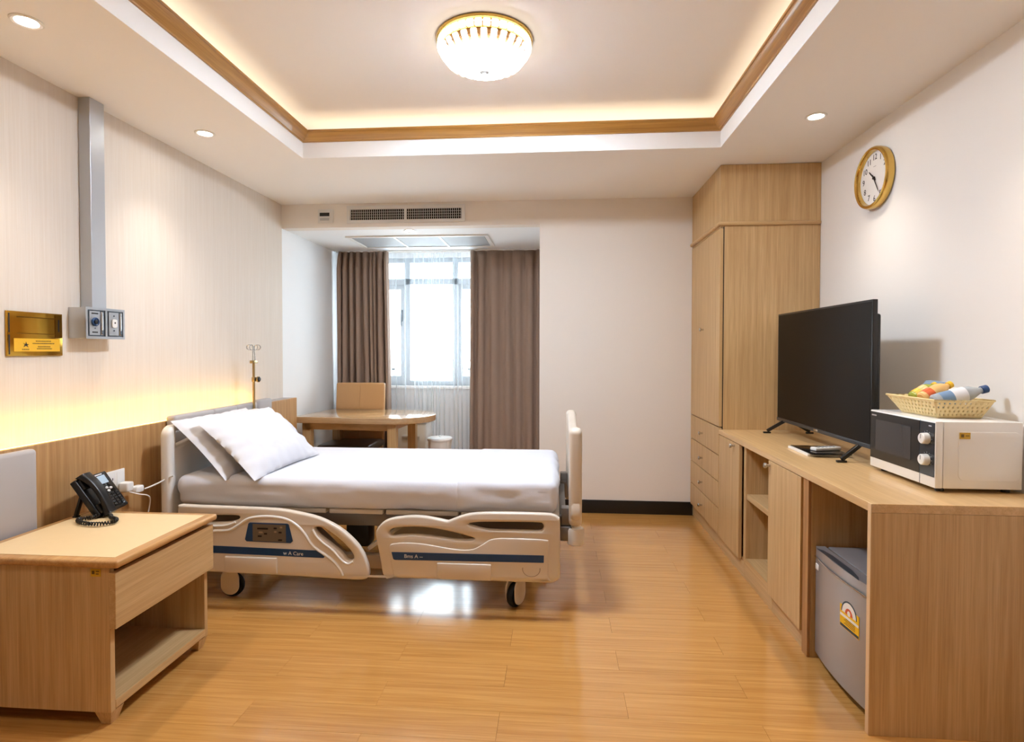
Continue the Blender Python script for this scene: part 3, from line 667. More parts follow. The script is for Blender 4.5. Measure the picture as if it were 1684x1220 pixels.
downlight(1.320, 0.880, ZC, 'added unseen fill downlight in the right soffit nearest the viewpoint')  # its added twin, also unseen, fill for the worktop end panel
downlight(-1.235, 4.707, AZ, 'round downlight in the alcove ceiling beside the vent panel')

# air grille above the alcove
t = thing('air_grille', 'white air conditioning grille with dark slots above the alcove', 'vent', (-1.228, YB, 2.34))
gx0, gx1, gz0, gz1 = -1.717, -0.740, 2.338, 2.478
B().ring(gx0, gx1, gz0, gz1, gx0 + 0.028, gx1 - 0.028, gz0 + 0.024, gz1 - 0.030, 0, 0.012, T(0, YB, 0) @ FNY).build('frame', 'vent_white', t, smooth=False)
B().box(gx0 + 0.028, gx1 - 0.028, YB - 0.002, YB - 0.0005, gz0 + 0.024, gz1 - 0.030).build('backing', 'vent_dark', t, smooth=False)
B().box(-1.240, -1.218, YB - 0.012, YB - 0.002, gz0 + 0.024, gz1 - 0.030).build('mullion', 'vent_white', t, smooth=False)
for k in range(54):
    x = gx0 + 0.034 + (gx1 - gx0 - 0.068) * k / 53
    if abs(x + 1.229) > 0.014: B().box(x - 0.0013, x + 0.0013, YB - 0.010, YB - 0.003, gz0 + 0.024, gz1 - 0.030).build('slat', 'vent_white', t, smooth=False)
for k in range(1, 4):
    z = gz0 + 0.024 + 0.086 * k / 4; B().box(gx0 + 0.028, gx1 - 0.028, YB - 0.006, YB - 0.0022, z - 0.0012, z + 0.0012).build('slat', 'vent_fill', t, smooth=False)
t = thing('thermostat', 'small white thermostat with dark display left of the air grille', 'thermostat', (-1.896, YB, 2.342))
B().box(-1.962, -1.832, YB - 0.010, YB - 0.0005, 2.345, 2.455, 0.003).build('body', 'vent_white', t)
B().box(-1.945, -1.863, YB - 0.0125, YB - 0.010, 2.398, 2.427, 0.0008).build('display', 'black_plastic', t)
B().box(-1.943, -1.865, YB - 0.0125, YB - 0.010, 2.363, 2.384, 0.0008).build('button_row', 'vent_fill', t)
# return vent in the alcove ceiling
t = thing('ceiling_vent', 'flat three-panel return air vent in the alcove ceiling', 'vent', (-1.23, 5.17, AZ))
vx0, vx1, vy0, vy1 = -1.870, -0.600, 4.905, 5.440
B().ring(vx0, vx1, -vy1, -vy0, vx0 + 0.03, vx1 - 0.03, -vy1 + 0.03, -vy0 - 0.03, 0, 0.012, T(0, 0, AZ) @ FNZ).build('frame', 'white_plastic', t, smooth=False)
px = [vx0 + 0.03 + (vx1 - vx0 - 0.06) * k / 3 for k in range(4)]
for k in range(3):
    B().box(px[k] + 0.008, px[k + 1] - 0.008, vy0 + 0.031, vy1 - 0.031, AZ - 0.006, AZ - 0.001).build('panel', 'vent_panel', t, smooth=False)
    if k: B().box(px[k] - 0.008, px[k] + 0.008, vy0 + 0.03, vy1 - 0.03, AZ - 0.012, AZ - 0.001).build('divider', 'white_plastic', t, smooth=False)

# ------------------------------------------------------------------ left wall
PX = XL + 0.12
t = thing('headboard_panel', 'oak wainscot panel with amber ledge light along the left wall', 'wall panel', (XL + 0.06, 1.6, 0))
B().box(PX - 0.026, PX, YF + 0.01, YB - 0.002, 0, 0.905, 0.002).build('front_board', 'panel_oak', t, smooth=False)
B().box(XL + 0.001, PX - 0.027, YF + 0.01, 4.12, 0.780, 0.800).build('recess_floor', 'paint_cream', t, smooth=False)
B().box(XL + 0.001, PX - 0.027, 4.12, YB - 0.002, 0.0, 0.904).build('end_block', 'pad_grey', t, smooth=False)
B().box(PX - 0.034, PX - 0.0265, 0.2, 4.05, 0.878, 0.9056).build('light_strip', 'ledge_glow', t, smooth=False, label='amber light strip')
# padded panels fixed to the wainscot
def pad(label, secs, z0, z1, x1):
    t = thing('padded_panel', label, 'padded panel', (PX, secs[0][0], z0))
    for y0, y1, zt in secs: B().box(PX + 0.001, x1, y0 + 0.001, y1 - 0.001, z0, zt, 0.016, 4).build('cushion', 'pad_grey', t)
pad('grey padded panel on the wainscot behind the bedside cabinet', [(1.25, 2.147, 0.897)], 0.50, 0.897, PX + 0.045)
pad('grey padded headboard strip behind the bed pillows', [(2.96, 3.33, 0.936), (3.33, 3.58, 0.936), (3.58, 3.83, 0.936), (3.845, 4.035, 0.945)], 0.50, 0.92, PX + 0.060)
# metal cable duct
t = thing('cable_duct', 'grey metal cable duct running down the wall from the ceiling', 'duct', (XL + 0.045, 2.6, 1.497))
B().box(XL + 0.001, XL + 0.060, 2.548, 2.634, 1.502, ZC - 0.001, 0.0015).build('channel', 'alu_duct', t, smooth=False)
# nurse call / outlet box
t = thing('bedhead_unit', 'grey metal bedhead unit with two socket modules under the duct', 'outlet box', (XL + 0.045, 2.6, 1.353))
BX = XL + 0.090
B().box(XL + 0.001, BX - 0.006, 2.478, 2.712, 1.354, 1.499, 0.001).build('housing', 'alu_duct', t, smooth=False)
MB_ = T(BX - 0.006, 0, 0) @ FPX
B().ring(2.476, 2.714, 1.352, 1.501, 2.487, 2.703, 1.364, 1.489, 0, 0.006, MB_).build('face_frame', 'alu', t, smooth=False)
B().box(BX - 0.0055, BX - 0.004, 2.487, 2.703, 1.364, 1.489).build('face_plate', 'alu_dark', t, smooth=False)
B().box(BX - 0.004, BX, 2.592, 2.604, 1.364, 1.489, 0.001).build('divider', 'alu', t, smooth=False)
for y0 in (2.496, 2.612):
    pm = B().box(BX - 0.004, BX + 0.001, y0, y0 + 0.062, 1.370, 1.483, 0.001).build('module', 'alu', t, smooth=False)
    M = T(BX + 0.001, y0 + 0.031, 1.432) @ FPX
    if y0 < 2.55:
        B().lathe([(0.021, 0), (0.021, 0.006), (0.017, 0.009), (0.013, 0.005), (0, 0.004)], M, 28).build('socket_ring', 'bed_blue', pm)
        B().lathe([(0.010, 0.004), (0.010, 0.008), (0, 0.008)], M, 20).build('socket_core', 'black_plastic', pm)
        for z, w in ((1.472, 0.019), (1.383, 0.016)): B().box(BX + 0.001, BX + 0.002, y0 + 0.031 - w, y0 + 0.031 + w, z - 0.003, z + 0.003).build('name_slot', 'black_plastic', pm, smooth=False)
        B().cyl((BX + 0.001, y0 + 0.031, 1.402), (BX + 0.003, y0 + 0.031, 1.402), 0.003, n=12).build('screw', 'alu_dark', pm)
    else:
        B().plate([rrect(-0.016, 0.016, -0.024, 0.018, 0.010)], 0.006, 0.002, M).build('call_button', 'white_plastic', pm)
        B().cyl((BX + 0.007, y0 + 0.031, 1.432), (BX + 0.008, y0 + 0.031, 1.432), 0.004, n=12).build('button_mark', 'ink', pm)
        for z in (1.466, 1.394): B().cyl((BX + 0.001, y0 + 0.031, z), (BX + 0.003, y0 + 0.031, z), 0.0035, n=12).build('screw', 'alu_dark', pm)
    B().box(BX - 0.004, BX + 0.003, y0 + 0.066, y0 + 0.080, 1.370, 1.483, 0.003).build('gas_rail', 'chrome', pm)
    B().box(BX - 0.004, BX + 0.004, y0 + 0.068, y0 + 0.078, 1.374, 1.394, 0.002).build('rail_stop', 'alu_dark', pm)
# brass plaque
t = thing('wall_plaque', 'polished brass plaque with a yellow printed strip on the left wall', 'plaque', (XL, 2.30, 1.272))
B().box(XL + 0.001, XL + 0.010, 2.172, 2.436, 1.273, 1.462, 0.0015).build('plate', 'brass', t)
st = B().box(XL + 0.010, XL + 0.0115, 2.200, 2.420, 1.292, 1.348, 0.0004).build('printed_strip', 'plate_yellow', t, smooth=False)
b = B(); m = T(XL + 0.0117, 2.253, 1.322) @ FPX
b.plate([[(-0.012, 0.006), (-0.002, 0.001), (0.001, 0.012), (0.005, 0.002), (0.015, 0.001), (0.006, -0.003), (0.012, -0.013), (0, -0.005), (-0.011, -0.012), (-0.005, -0.001)]], 0.0005, 0, m); b.build('emblem', 'ink', st, smooth=False)
for z, a, c in ((1.337, 2.30, 2.375), (1.327, 2.285, 2.39), (1.313, 2.31, 2.37), (1.304, 2.305, 2.378), (1.301, 2.236, 2.268)):
    b = B(); x = a
    while x < c:
        w = random.uniform(0.004, 0.009); b.box(XL + 0.0116, XL + 0.0121, x, min(x + w, c), z - 0.0022, z + 0.0022); x += w + 0.002
    o = b.build('lettering', 'ink_brown', st, smooth=False); o['kind'] = 'stuff'
for y0, y1, z0, z1 in ((2.178, 2.183, 1.372, 1.453), (2.178, 2.183, 1.280, 1.362)): B().box(XL + 0.010, XL + 0.011, y0, y1, z0, z1).build('slot', 'ink', t, smooth=False)
B().box(XL + 0.010, XL + 0.0112, 2.215, 2.410, 1.437, 1.441).build('rule', 'gold_dark', t, smooth=False)
B().box(XL + 0.010, XL + 0.0112, 2.215, 2.410, 1.368, 1.371).build('rule', 'gold_dark', t, smooth=False)
B().box(XL + 0.010, XL + 0.0114, 2.398, 2.430, 1.352, 1.456).build('card_slot', 'gold_dark', t, smooth=False)
B().box(XL + 0.0114, XL + 0.0120, 2.411, 2.418, 1.380, 1.435).build('slot', 'ink', t, smooth=False)
# wall socket and charger
t = thing('wall_socket', 'white double wall socket in the oak panel behind the phone', 'socket', (PX, 2.595, 0.61))
B().box(PX + 0.001, PX + 0.010, 2.537, 2.653, 0.617, 0.711, 0.002).build('plate', 'white_plastic', t)
for y in (2.565, 2.625):
    k = B().box(PX + 0.010, PX + 0.0115, y - 0.024, y + 0.024, 0.628, 0.700, 0.0006).build('module', 'white_gloss', t)
    if y < 2.6:
        for dy, z in ((-0.008, 0.672), (0.008, 0.672), (0, 0.652)): B().box(PX + 0.0115, PX + 0.0122, y + dy - 0.0022, y + dy + 0.0022, z - 0.006, z + 0.006).build('pin_hole', 'ink', k, smooth=False)
t = thing('power_plug', 'white plug adapter with cable running to the bed', 'plug', (PX + 0.04, 2.65, 0.585))
B().box(PX + 0.0125, PX + 0.062, 2.605, 2.650, 0.600, 0.648, 0.008, 3).build('plug_body', 'white_plastic', t)
B().box(PX + 0.045, PX + 0.085, 2.640, 2.690, 0.588, 0.622, 0.008, 3).build('plug_body', 'white_gloss', t)
cp = catmull([(PX + 0.085, 2.69, 0.60), (PX + 0.10, 2.715, 0.606), (PX + 0.12, 2.745, 0.618), (PX + 0.14, 2.77, 0.632), (-1.970, 2.768, 0.650)], 6, False)
B().tube(cp, 0.004, 8).build('cable', 'white_plastic', t)
cp = catmull([(PX + 0.06, 2.62, 0.60), (PX + 0.10, 2.63, 0.588), (PX + 0.13, 2.66, 0.57), (PX + 0.10, 2.70, 0.50), (PX + 0.05, 2.70, 0.30), (PX + 0.03, 2.70, 0.12)], 6, False)
B().tube(cp, 0.003, 8).build('cable', 'white_plastic', t)

# ------------------------------------------------------------------ bedside cabinet
NX0, NX1, NY0, NY1 = -2.085, -1.528, 1.815, 2.357
t = thing('bedside_cabinet', 'oak bedside cabinet with one drawer and an open shelf', 'cabinet', (-1.80, 2.085, 0))
for y in (NY0, NY1 - 0.02): panel('side_panel', t, NX0, NX1, y, y + 0.02, 0.048, 0.552, m='oak_z')
panel('back_panel', t, NX0, NX0 + 0.012, NY0 + 0.02, NY1 - 0.02, 0.07, 0.552)
panel('shelf', t, NX0 + 0.012, NX1 + 0.002, NY0 + 0.02, NY1 - 0.02, 0.052, 0.082, m='oak_y', bev=0.001)
panel('drawer_floor', t, NX0 + 0.012, NX1 - 0.004, NY0 + 0.02, NY1 - 0.02, 0.335, 0.35)
d = panel('drawer', t, NX1 + 0.001, NX1 + 0.025, NY0 - 0.004, NY1 + 0.008, 0.342, 0.535, m='oak_y', bev=0.0015)
b = B(); b.box(NX0 - 0.008, NX1 + 0.040, NY0 - 0.014, NY1 + 0.018, 0.553, 0.580, 0.0095, 3); tp = b.build('top', 'oak_edge', t)
panel('inlay', tp, NX0 + 0.028, NX1 + 0.004, NY0 + 0.020, NY1 - 0.018, 0.5795, 0.5812, m='inlay_beige')
for x, sx in ((NX0 + 0.04, -1), (NX1 - 0.03, 1)):
    for y, sy in ((NY0 + 0.03, -1), (NY1 - 0.03, 1)):
        tb = bmesh.new(); bmesh.ops.create_cone(tb, cap_ends=True, segments=4, radius1=0.024, radius2=0.042, depth=0.048)
        bb = B(); bb.add(tb, T(x, y, 0.024) @ Matrix.Rotation(R(45), 4, 'Z')); bb.build('foot', 'oak_z', t, smooth=False)
o = B().box(-1.595, -1.559, NY0 - 0.0012, NY0, 0.521, 0.547).build('asset_sticker', 'asset_yellow', t, smooth=False)
b = B(); b.box(-1.591, -1.581, NY0 - 0.0018, NY0 - 0.0012, 0.529, 0.541); b.box(-1.576, -1.564, NY0 - 0.0018, NY0 - 0.0012, 0.537, 0.541); b.box(-1.576, -1.566, NY0 - 0.0018, NY0 - 0.0012, 0.528, 0.532)
q = b.build('sticker_print', 'ink_brown', o, smooth=False); q['kind'] = 'stuff'

# desk phone: facing the room (+X), leaning back on a stand
t = thing('desk_phone', 'black desk phone with handset and coiled cord on the bedside cabinet', 'phone', (-2.0, 2.34, 0.5815))
MP = T(-1.955, 2.350, 0.588) @ Matrix.Rotation(R(8), 4, 'Z') @ FPX @ Matrix.Rotation(R(-34), 4, 'X')   # x: along width, y: up the slab, z: outwards
bd = B().box(-0.100, 0.100, 0.0, 0.185, -0.018, 0.010, 0.006, 3, MP).build('body', 'black_plastic', t)
B().box(-0.020, 0.090, 0.012, 0.178, 0.009, 0.0125, 0.0015, 2, MP).build('face_panel', 'black_gloss', bd)
B().box(0.004, 0.070, 0.128, 0.168, 0.0122, 0.0136, 0.0006, 1, MP).build('display', 'lcd_grey', bd)
B().box(0.006, 0.060, 0.171, 0.177, 0.0122, 0.0134, 0.0005, 1, MP).build('maker_mark', 'phone_key_light', bd)
for x, y in ((0.012, 0.100), (0.034, 0.106), (0.056, 0.100), (0.034, 0.090)): B().plate([ell(x, y, 0.009, 0.006, 16)], 0.003, 0.001, MP @ T(0, 0, 0.0122)).build('key', 'phone_key_light', bd)
for i in range(4):
    for j in range(5): B().box(-0.012 + 0.025 * i, 0.006 + 0.025 * i, 0.018 + 0.0135 * j, 0.027 + 0.0135 * j, 0.0122, 0.0150, 0.001, 1, MP).build('key', 'phone_key', bd)
b = B(); hp = catmull([(-0.066, -0.010, 0.026), (-0.066, 0.020, 0.038), (-0.066, 0.060, 0.046), (-0.066, 0.110, 0.048), (-0.066, 0.155, 0.042), (-0.066, 0.190, 0.026)], 5, False)
nn = len(hp)
tb = bmesh.new(); rings = []
for i, p in enumerate(hp):
    f = i / (nn - 1); w = 0.026 + 0.004 * abs(2 * f - 1) ** 2; h = 0.012 + 0.010 * abs(2 * f - 1) ** 3
    rings.append([tb.verts.new(MP @ (Vector(p) + Vector((w * math.copysign(abs(math.cos(a)) ** .6, math.cos(a)), 0, h * math.copysign(abs(math.sin(a)) ** .6, math.sin(a)))))) for a in [2 * math.pi * k / 16 for k in range(16)]])
for a, c in zip(rings, rings[1:]):
    for k in range(16): tb.faces.new((a[k], a[(k + 1) % 16], c[(k + 1) % 16], c[k]))
tb.faces.new(rings[0]); tb.faces.new(rings[-1]); bmesh.ops.recalc_face_normals(tb, faces=tb.faces); b.add(tb); hs = b.build('handset', 'black_plastic', t, angle=50)
for y0 in (0.006, 0.130): B().box(-0.094, -0.038, y0, y0 + 0.045, 0.008, 0.024, 0.006, 2, MP).build('cradle', 'black_plastic', t)
for x in (-0.075, 0.045):
    b = B(); p0 = MP @ Vector((x, 0.120, -0.016)); b.bar(p0, (p0.x - 0.030, p0.y, 0.588), 0.020, 0.010, 0.002, up=(1, 0, 0)); b.box(p0.x - 0.038, p0.x - 0.020, p0.y - 0.012, p0.y + 0.012, 0.5815, 0.588, 0.002); b.build('stand', 'black_plastic', t)
cl = catmull([(-1.945, 2.262, 0.596), (-1.960, 2.232, 0.592), (-1.985, 2.205, 0.593), (-1.960, 2.172, 0.593), (-1.905, 2.150, 0.593), (-1.850, 2.150, 0.593), (-1.818, 2.180, 0.593), (-1.830, 2.215, 0.593), (-1.868, 2.235, 0.593), (-1.895, 2.262, 0.594)], 14, False)
helix = []
for i in range(len(cl)):
    for s_ in range(4):
        f = s_ / 4; j = min(i + 1, len(cl) - 1); p = Vector(cl[i]).lerp(Vector(cl[j]), f); dd = (Vector(cl[j]) - Vector(cl[max(j - 1, 0)])).normalized() if j else Vector((1, 0, 0))
        u = dd.cross(Vector((0, 0, 1))).normalized() if abs(dd.z) < .9 else Vector((0, 1, 0)); v = u.cross(dd); a = (i + f) * 2.1
        helix.append(p + 0.0062 * (math.cos(a) * u + math.sin(a) * v))
B().tube(helix, 0.0028, 6).build('cord', 'black_plastic', t)

# ------------------------------------------------------------------ hospital bed
BED = thing('hospital_bed', 'adjustable hospital bed with cream plastic side rails and blue stripes', 'bed', (-0.95, 3.25, 0))
RY = 2.70
MRAIL = T(0, RY + 0.034, 0) @ FNY
HR_OUT = [(-1.893, 0.518), (-1.78, 0.516), (-1.558, 0.514), (-1.373, 0.508), (-1.258, 0.491), (-1.172, 0.471), (-1.087, 0.434), (-1.019, 0.386), (-0.963, 0.327), (-0.93, 0.261), (-0.916, 0.206), (-0.924, 0.181), (-0.952, 0.169), (-1.032, 0.168), (-1.375, 0.177), (-1.725, 0.183), (-1.87, 0.184), (-1.893, 0.20), (-1.898, 0.24), (-1.905, 0.36), (-1.906, 0.46), (-1.903, 0.505)]
HR_H1 = [(-1.192, 0.42), (-1.172, 0.424), (-1.144, 0.419), (-1.087, 0.384), (-1.036, 0.341), (-1.003, 0.303), (-0.994, 0.276), (-1.009, 0.264), (-1.031, 0.269), (-1.059, 0.302), (-1.116, 0.345), (-1.167, 0.382), (-1.19, 0.409)]
HR_H2 = [(-1.834, 0.466), (-1.72, 0.470), (-1.60, 0.472), (-1.578, 0.463), (-1.593, 0.449), (-1.64, 0.437), (-1.717, 0.432), (-1.825, 0.431), (-1.842, 0.448)]
HR_R1 = [(-1.865, 0.377), (-1.752, 0.383), (-1.702, 0.393), (-1.635, 0.398), (-1.588, 0.421), (-1.535, 0.456), (-1.477, 0.469), (-1.407, 0.471), (-1.338, 0.461), (-1.287, 0.435), (-1.247, 0.397), (-1.213, 0.347), (-1.179, 0.315), (-1.128, 0.283), (-1.088, 0.251), (-1.06, 0.213), (-1.049, 0.187)]
HR_R2 = [(-1.201, 0.412), (-1.184, 0.382), (-1.15, 0.349), (-1.099, 0.312), (-1.065, 0.274), (-1.043, 0.255), (-1.02, 0.247), (-0.997, 0.259)]
HR_R3 = [(-1.864, 0.416), (-1.702, 0.417), (-1.64, 0.423), (-1.599, 0.439)]
FR_OUT = [(-0.884, 0.399), (-0.875, 0.425), (-0.849, 0.455), (-0.805, 0.476), (-0.718, 0.49), (-0.649, 0.49), (-0.589, 0.482), (-0.537, 0.472), (-0.52, 0.472), (-0.486, 0.486), (-0.435, 0.504), (-0.367, 0.514), (-0.248, 0.518), (-0.06, 0.518), (-0.015, 0.514), (0.010, 0.500), (0.018, 0.470), (0.018, 0.235), (0.012, 0.203), (-0.012, 0.187), (-0.05, 0.184), (-0.333, 0.184), (-0.79, 0.184), (-0.835, 0.189), (-0.85, 0.206), (-0.858, 0.253), (-0.875, 0.347)]
FR_HA = [(-0.814, 0.413), (-0.797, 0.427), (-0.744, 0.435), (-0.675, 0.438), (-0.589, 0.432), (-0.52, 0.421), (-0.452, 0.406), (-0.396, 0.390), (-0.418, 0.381), (-0.486, 0.381), (-0.555, 0.388), (-0.624, 0.395), (-0.693, 0.399), (-0.762, 0.395), (-0.797, 0.391), (-0.812, 0.401)]
FR_HB = [(-0.426, 0.457), (-0.384, 0.468), (-0.282, 0.472), (-0.09, 0.474), (-0.065, 0.467), (-0.060, 0.455), (-0.064, 0.441), (-0.084, 0.433), (-0.164, 0.433), (-0.316, 0.433), (-0.375, 0.442)]
FR_P = [(-0.814, 0.335), (-0.779, 0.357), (-0.71, 0.362), (-0.624, 0.356), (-0.546, 0.344), (-0.469, 0.335), (-0.401, 0.339), (-0.35, 0.366), (-0.299, 0.393), (-0.164, 0.397), (-0.050, 0.394), (-0.037, 0.383), (-0.035, 0.340), (-0.038, 0.215), (-0.048, 0.198), (-0.333, 0.193), (-0.775, 0.193), (-0.792, 0.205)]
def ridge(name, parent, pts, r): return B().tube([(x, RY + 0.001, z) for x, z in catmull(pts, 5, False)], r, 10).build(name, 'bed_white', parent)
def flat(name, parent, poly, mat, y=RY, d=0.002, bev=0.0): return B().plate([poly], d, bev, T(0, y, 0) @ FNY).build(name, mat, parent, smooth=bool(bev))
hr = B().plate([catmull(HR_OUT, 4), catmull(HR_H1, 4), catmull(HR_H2, 4)], 0.034, 0.010, MRAIL).build('side_rail', 'bed_plastic', BED, angle=50)
ridge('ridge', hr, HR_R1, 0.0075); ridge('ridge', hr, HR_R2, 0.006); ridge('ridge', hr, HR_R3, 0.006)
flat('stripe', hr, [(-1.871, 0.320), (-1.703, 0.318), (-1.179, 0.309), (-1.140, 0.279), (-1.146, 0.273), (-1.703, 0.282), (-1.872, 0.283)], 'bed_blue')
b = B(); b.text('w A Care', 0.026, T(-1.300, RY - 0.0022, 0.2905) @ FNY @ Matrix.Rotation(R(-1), 4, 'Z'), 0.0003); b.build('lettering', 'label_white', hr, smooth=False)
b = B(); b.plate([[(-1.524, 0.440), (-1.330, 0.439), (-1.322, 0.434), (-1.302, 0.352), (-1.313, 0.342), (-1.540, 0.345), (-1.549, 0.355), (-1.531, 0.434)]], 0.006, 0.002, T(0, RY + 0.002, 0) @ FNY); cp_ = b.build('control_panel', 'bed_blue', hr)
# keypad surface: one flat grey foil with dark and light keys
flat('keypad', hr, [(-1.507, 0.434), (-1.336, 0.433), (-1.336, 0.347), (-1.507, 0.349)], 'bed_metal', RY - 0.004, 0.0012)
for x, z, w, m in ((-1.455, 0.412, 0.028, 'black_plastic'), (-1.465, 0.393, 0.010, 'bed_beige_metal'), (-1.44, 0.387, 0.008, 'black_plastic'), (-1.39, 0.415, 0.008, 'black_plastic'), (-1.36, 0.420, 0.006, 'bed_beige_metal'), (-1.39, 0.397, 0.006, 'bed_beige_metal'), (-1.365, 0.395, 0.008, 'black_plastic'), (-1.365, 0.357, 0.010, 'black_plastic'), (-1.47, 0.374, 0.010, 'black_plastic')):
    flat('button', hr, rrect(x - w, x + w, z - 0.004, z + 0.004, 0.002, 2), m, RY - 0.0052, 0.0012)
b = B(); b.box(-1.654, -1.381, RY - 0.010, RY + 0.002, 0.186, 0.268, 0.006, 3); b.build('release_block', 'bed_plastic', hr)
fr = B().plate([catmull(FR_OUT, 4), catmull(FR_HA, 4), catmull(FR_HB, 4)], 0.034, 0.010, MRAIL).build('side_rail', 'bed_plastic', BED, angle=50)
B().plate([catmull(FR_P, 3)], 0.008, 0.0045, T(0, RY + 0.002, 0) @ FNY).build('raised_panel', 'bed_plastic', fr, angle=50)
flat('stripe', fr, [(-0.801, 0.315), (-0.058, 0.320), (-0.059, 0.285), (-0.785, 0.277), (-0.793, 0.282)], 'bed_blue', RY - 0.0062)
b = B(); b.text('Bms A --', 0.026, T(-0.692, RY - 0.0084, 0.2965) @ FNY, 0.0003); b.build('lettering', 'label_white', fr, smooth=False)
b = B(); b.box(-0.576, -0.312, RY - 0.014, RY - 0.004, 0.190, 0.270, 0.005, 3); b.build('release_block', 'bed_plastic', fr)
b = B(); b.tube([(-0.118 + 0.042 * math.cos(R(a)), RY - 0.006, 0.252 + 0.036 * math.sin(R(a))) for a in range(170, 371, 10)], 0.0022, 6); b.build('grip_groove', 'bed_beige_metal', fr)
# head and foot boards
FB = T(0.070, 0, 0) @ FPX
foot = catmull([(2.80, 0.45), (3.25, 0.44), (3.70, 0.45), (3.715, 0.60), (3.712, 0.80), (3.695, 0.885), (3.63, 0.906), (3.52, 0.890), (3.40, 0.868), (3.25, 0.862), (3.10, 0.868), (2.98, 0.890), (2.87, 0.910), (2.805, 0.890), (2.788, 0.80), (2.785, 0.60)], 5)
B().plate([foot, rrect(2.880, 3.120, 0.650, 0.790, 0.05, 6), rrect(3.380, 3.620, 0.650, 0.790, 0.05, 6)], 0.052, 0.018, FB, 3).build('footboard', 'bed_plastic', BED, angle=50)
b = B(); b.plate([rrect(2.775, 2.860, 0.430, 0.918, 0.032, 6)], 0.064, 0.024, T(0.062, 0, 0) @ FPX, 3); b.build('foot_post', 'bed_plastic', BED, angle=50)
b = B(); b.plate([rrect(3.640, 3.725, 0.430, 0.912, 0.032, 6)], 0.064, 0.024, T(0.062, 0, 0) @ FPX, 3); b.build('foot_post', 'bed_plastic', BED, angle=50)
for y in (2.815, 3.685):
    bu = B().lathe([(0.034, 0), (0.041, 0.006), (0.0415, 0.07), (0.037, 0.082), (0.026, 0.084)], T(0.097, y, 0.337), 32).build('bumper', 'bed_plastic', BED)
    B().lathe([(0.024, 0.084), (0.024, 0.110), (0.020, 0.112)], T(0.097, y, 0.337), 24).build('bumper_neck', 'bed_white', bu)
HB = T(-2.046, 0, 0) @ FPX
B().plate([rrect(2.765, 3.715, 0.30, 0.906, 0.055, 8), [(2.825, 0.795), (2.855, 0.800), (3.08, 0.835), (3.40, 0.835), (3.62, 0.800), (3.655, 0.795), (3.655, 0.872), (2.825, 0.872)]], 0.058, 0.020, HB, 3).build('headboard', 'bed_white', BED, angle=50)
for y in (2.80, 3.68):
    bu = B().lathe([(0.034, 0), (0.041, 0.006), (0.0415, 0.07), (0.037, 0.082)], T(-2.03, y, 0.215), 32).build('bumper', 'bed_plastic', BED)
# mattress platform, frame and chassis
for x0, x1 in ((-1.965, -1.17), (-1.155, -0.875), (-0.86, -0.49), (-0.475, 0.015)):
    B().box(x0, x1, 2.790, 3.700, 0.468, 0.492, 0.006).build('platform_panel', 'bed_plastic', BED)
for y in (2.835, 3.615):
    B().box(-1.98, 0.06, y, y + 0.04, 0.395 if y < 3 else 0.436, 0.467, 0.004).build('frame_beam', 'bed_metal', BED)
    B().box(-1.88, -0.06, y + 0.02, y + 0.07, 0.165, 0.235, 0.004).build('chassis_beam', 'bed_beige_metal', BED)
for x in (-1.95, -1.25, -0.62, 0.03): B().box(x - 0.02, x + 0.02, 2.876, 3.614, 0.402, 0.452, 0.003).build('cross_beam', 'bed_metal', BED)
for x in (-1.80, -0.15): B().box(x - 0.03, x + 0.03, 2.93, 3.63, 0.172, 0.230, 0.003).build('chassis_cross', 'bed_beige_metal', BED)
for x in (-1.35, -0.55):
    for y in (2.93, 3.54): B().bar((x, y, 0.41), (x + 0.22, y, 0.20), 0.03, 0.045, 0.004, up=(0, 1, 0)).build('lift_arm', 'bed_beige_metal', BED)
B().box(-0.98, -0.45, 3.02, 3.10, 0.25, 0.375, 0.01).build('actuator', 'bed_white', BED)
B().box(-1.12, -0.99, 2.92, 3.03, 0.25, 0.385, 0.02).build('motor', 'black_plastic', BED)
B().bar((-0.98, 2.90, 0.26), (-0.80, 2.90, 0.39), 0.02, 0.05, 0.003, up=(0, 1, 0)).build('lift_arm', 'bed_white', BED)
# bracket between bed frame and footboard
B().box(0.025, 0.075, 2.815, 2.875, 0.43, 0.515, 0.004).build('corner_bracket', 'bed_metal', BED)
B().box(0.020, 0.080, 2.800, 2.880, 0.355, 0.425, 0.004).build('corner_bracket', 'bed_metal', BED)
B().box(0.025, 0.075, 3.625, 3.685, 0.36, 0.515, 0.004).build('corner_bracket', 'bed_metal', BED)
for y in (2.87, 3.63): B().box(-1.998, -1.965, y - 0.03, y + 0.03, 0.36, 0.46, 0.004).build('corner_bracket', 'bed_metal', BED)
def caster(x, y, ang):
    M = T(x, y, 0) @ Matrix.Rotation(R(ang), 4, 'Z')
    g = B(); g.cyl(M @ Vector((0, 0, 0.150)), M @ Vector((0, 0, 0.172)), 0.022); c = g.build('caster', 'bed_metal', BED)
    g = B()
    for s_ in (-1, 1):
        g.plate([rrect(-0.050, 0.050, 0.016, 0.150, 0.048, 8)], 0.008, 0.003, M @ T(0, s_ * 0.026 + 0.004, 0) @ FNY)
    g.box(-0.036, 0.036, -0.026, 0.026, 0.138, 0.151, 0.003, 2, M); g.build('fork', 'bed_plastic', c)
    B().lathe([(0.040, -0.016), (0.058, -0.016), (0.062, -0.009), (0.0625, 0), (0.062, 0.009), (0.058, 0.016), (0.040, 0.016)], M @ T(0, 0, 0.0625) @ FNY, 40).build('tyre', 'rubber_black', c)
    B().lathe([(0, -0.019), (0.030, -0.018), (0.044, -0.012), (0.044, 0.012), (0.030, 0.018), (0, 0.019)], M @ T(0, 0, 0.0625) @ FNY, 32).build('hub_cap', 'bed_plastic', c)
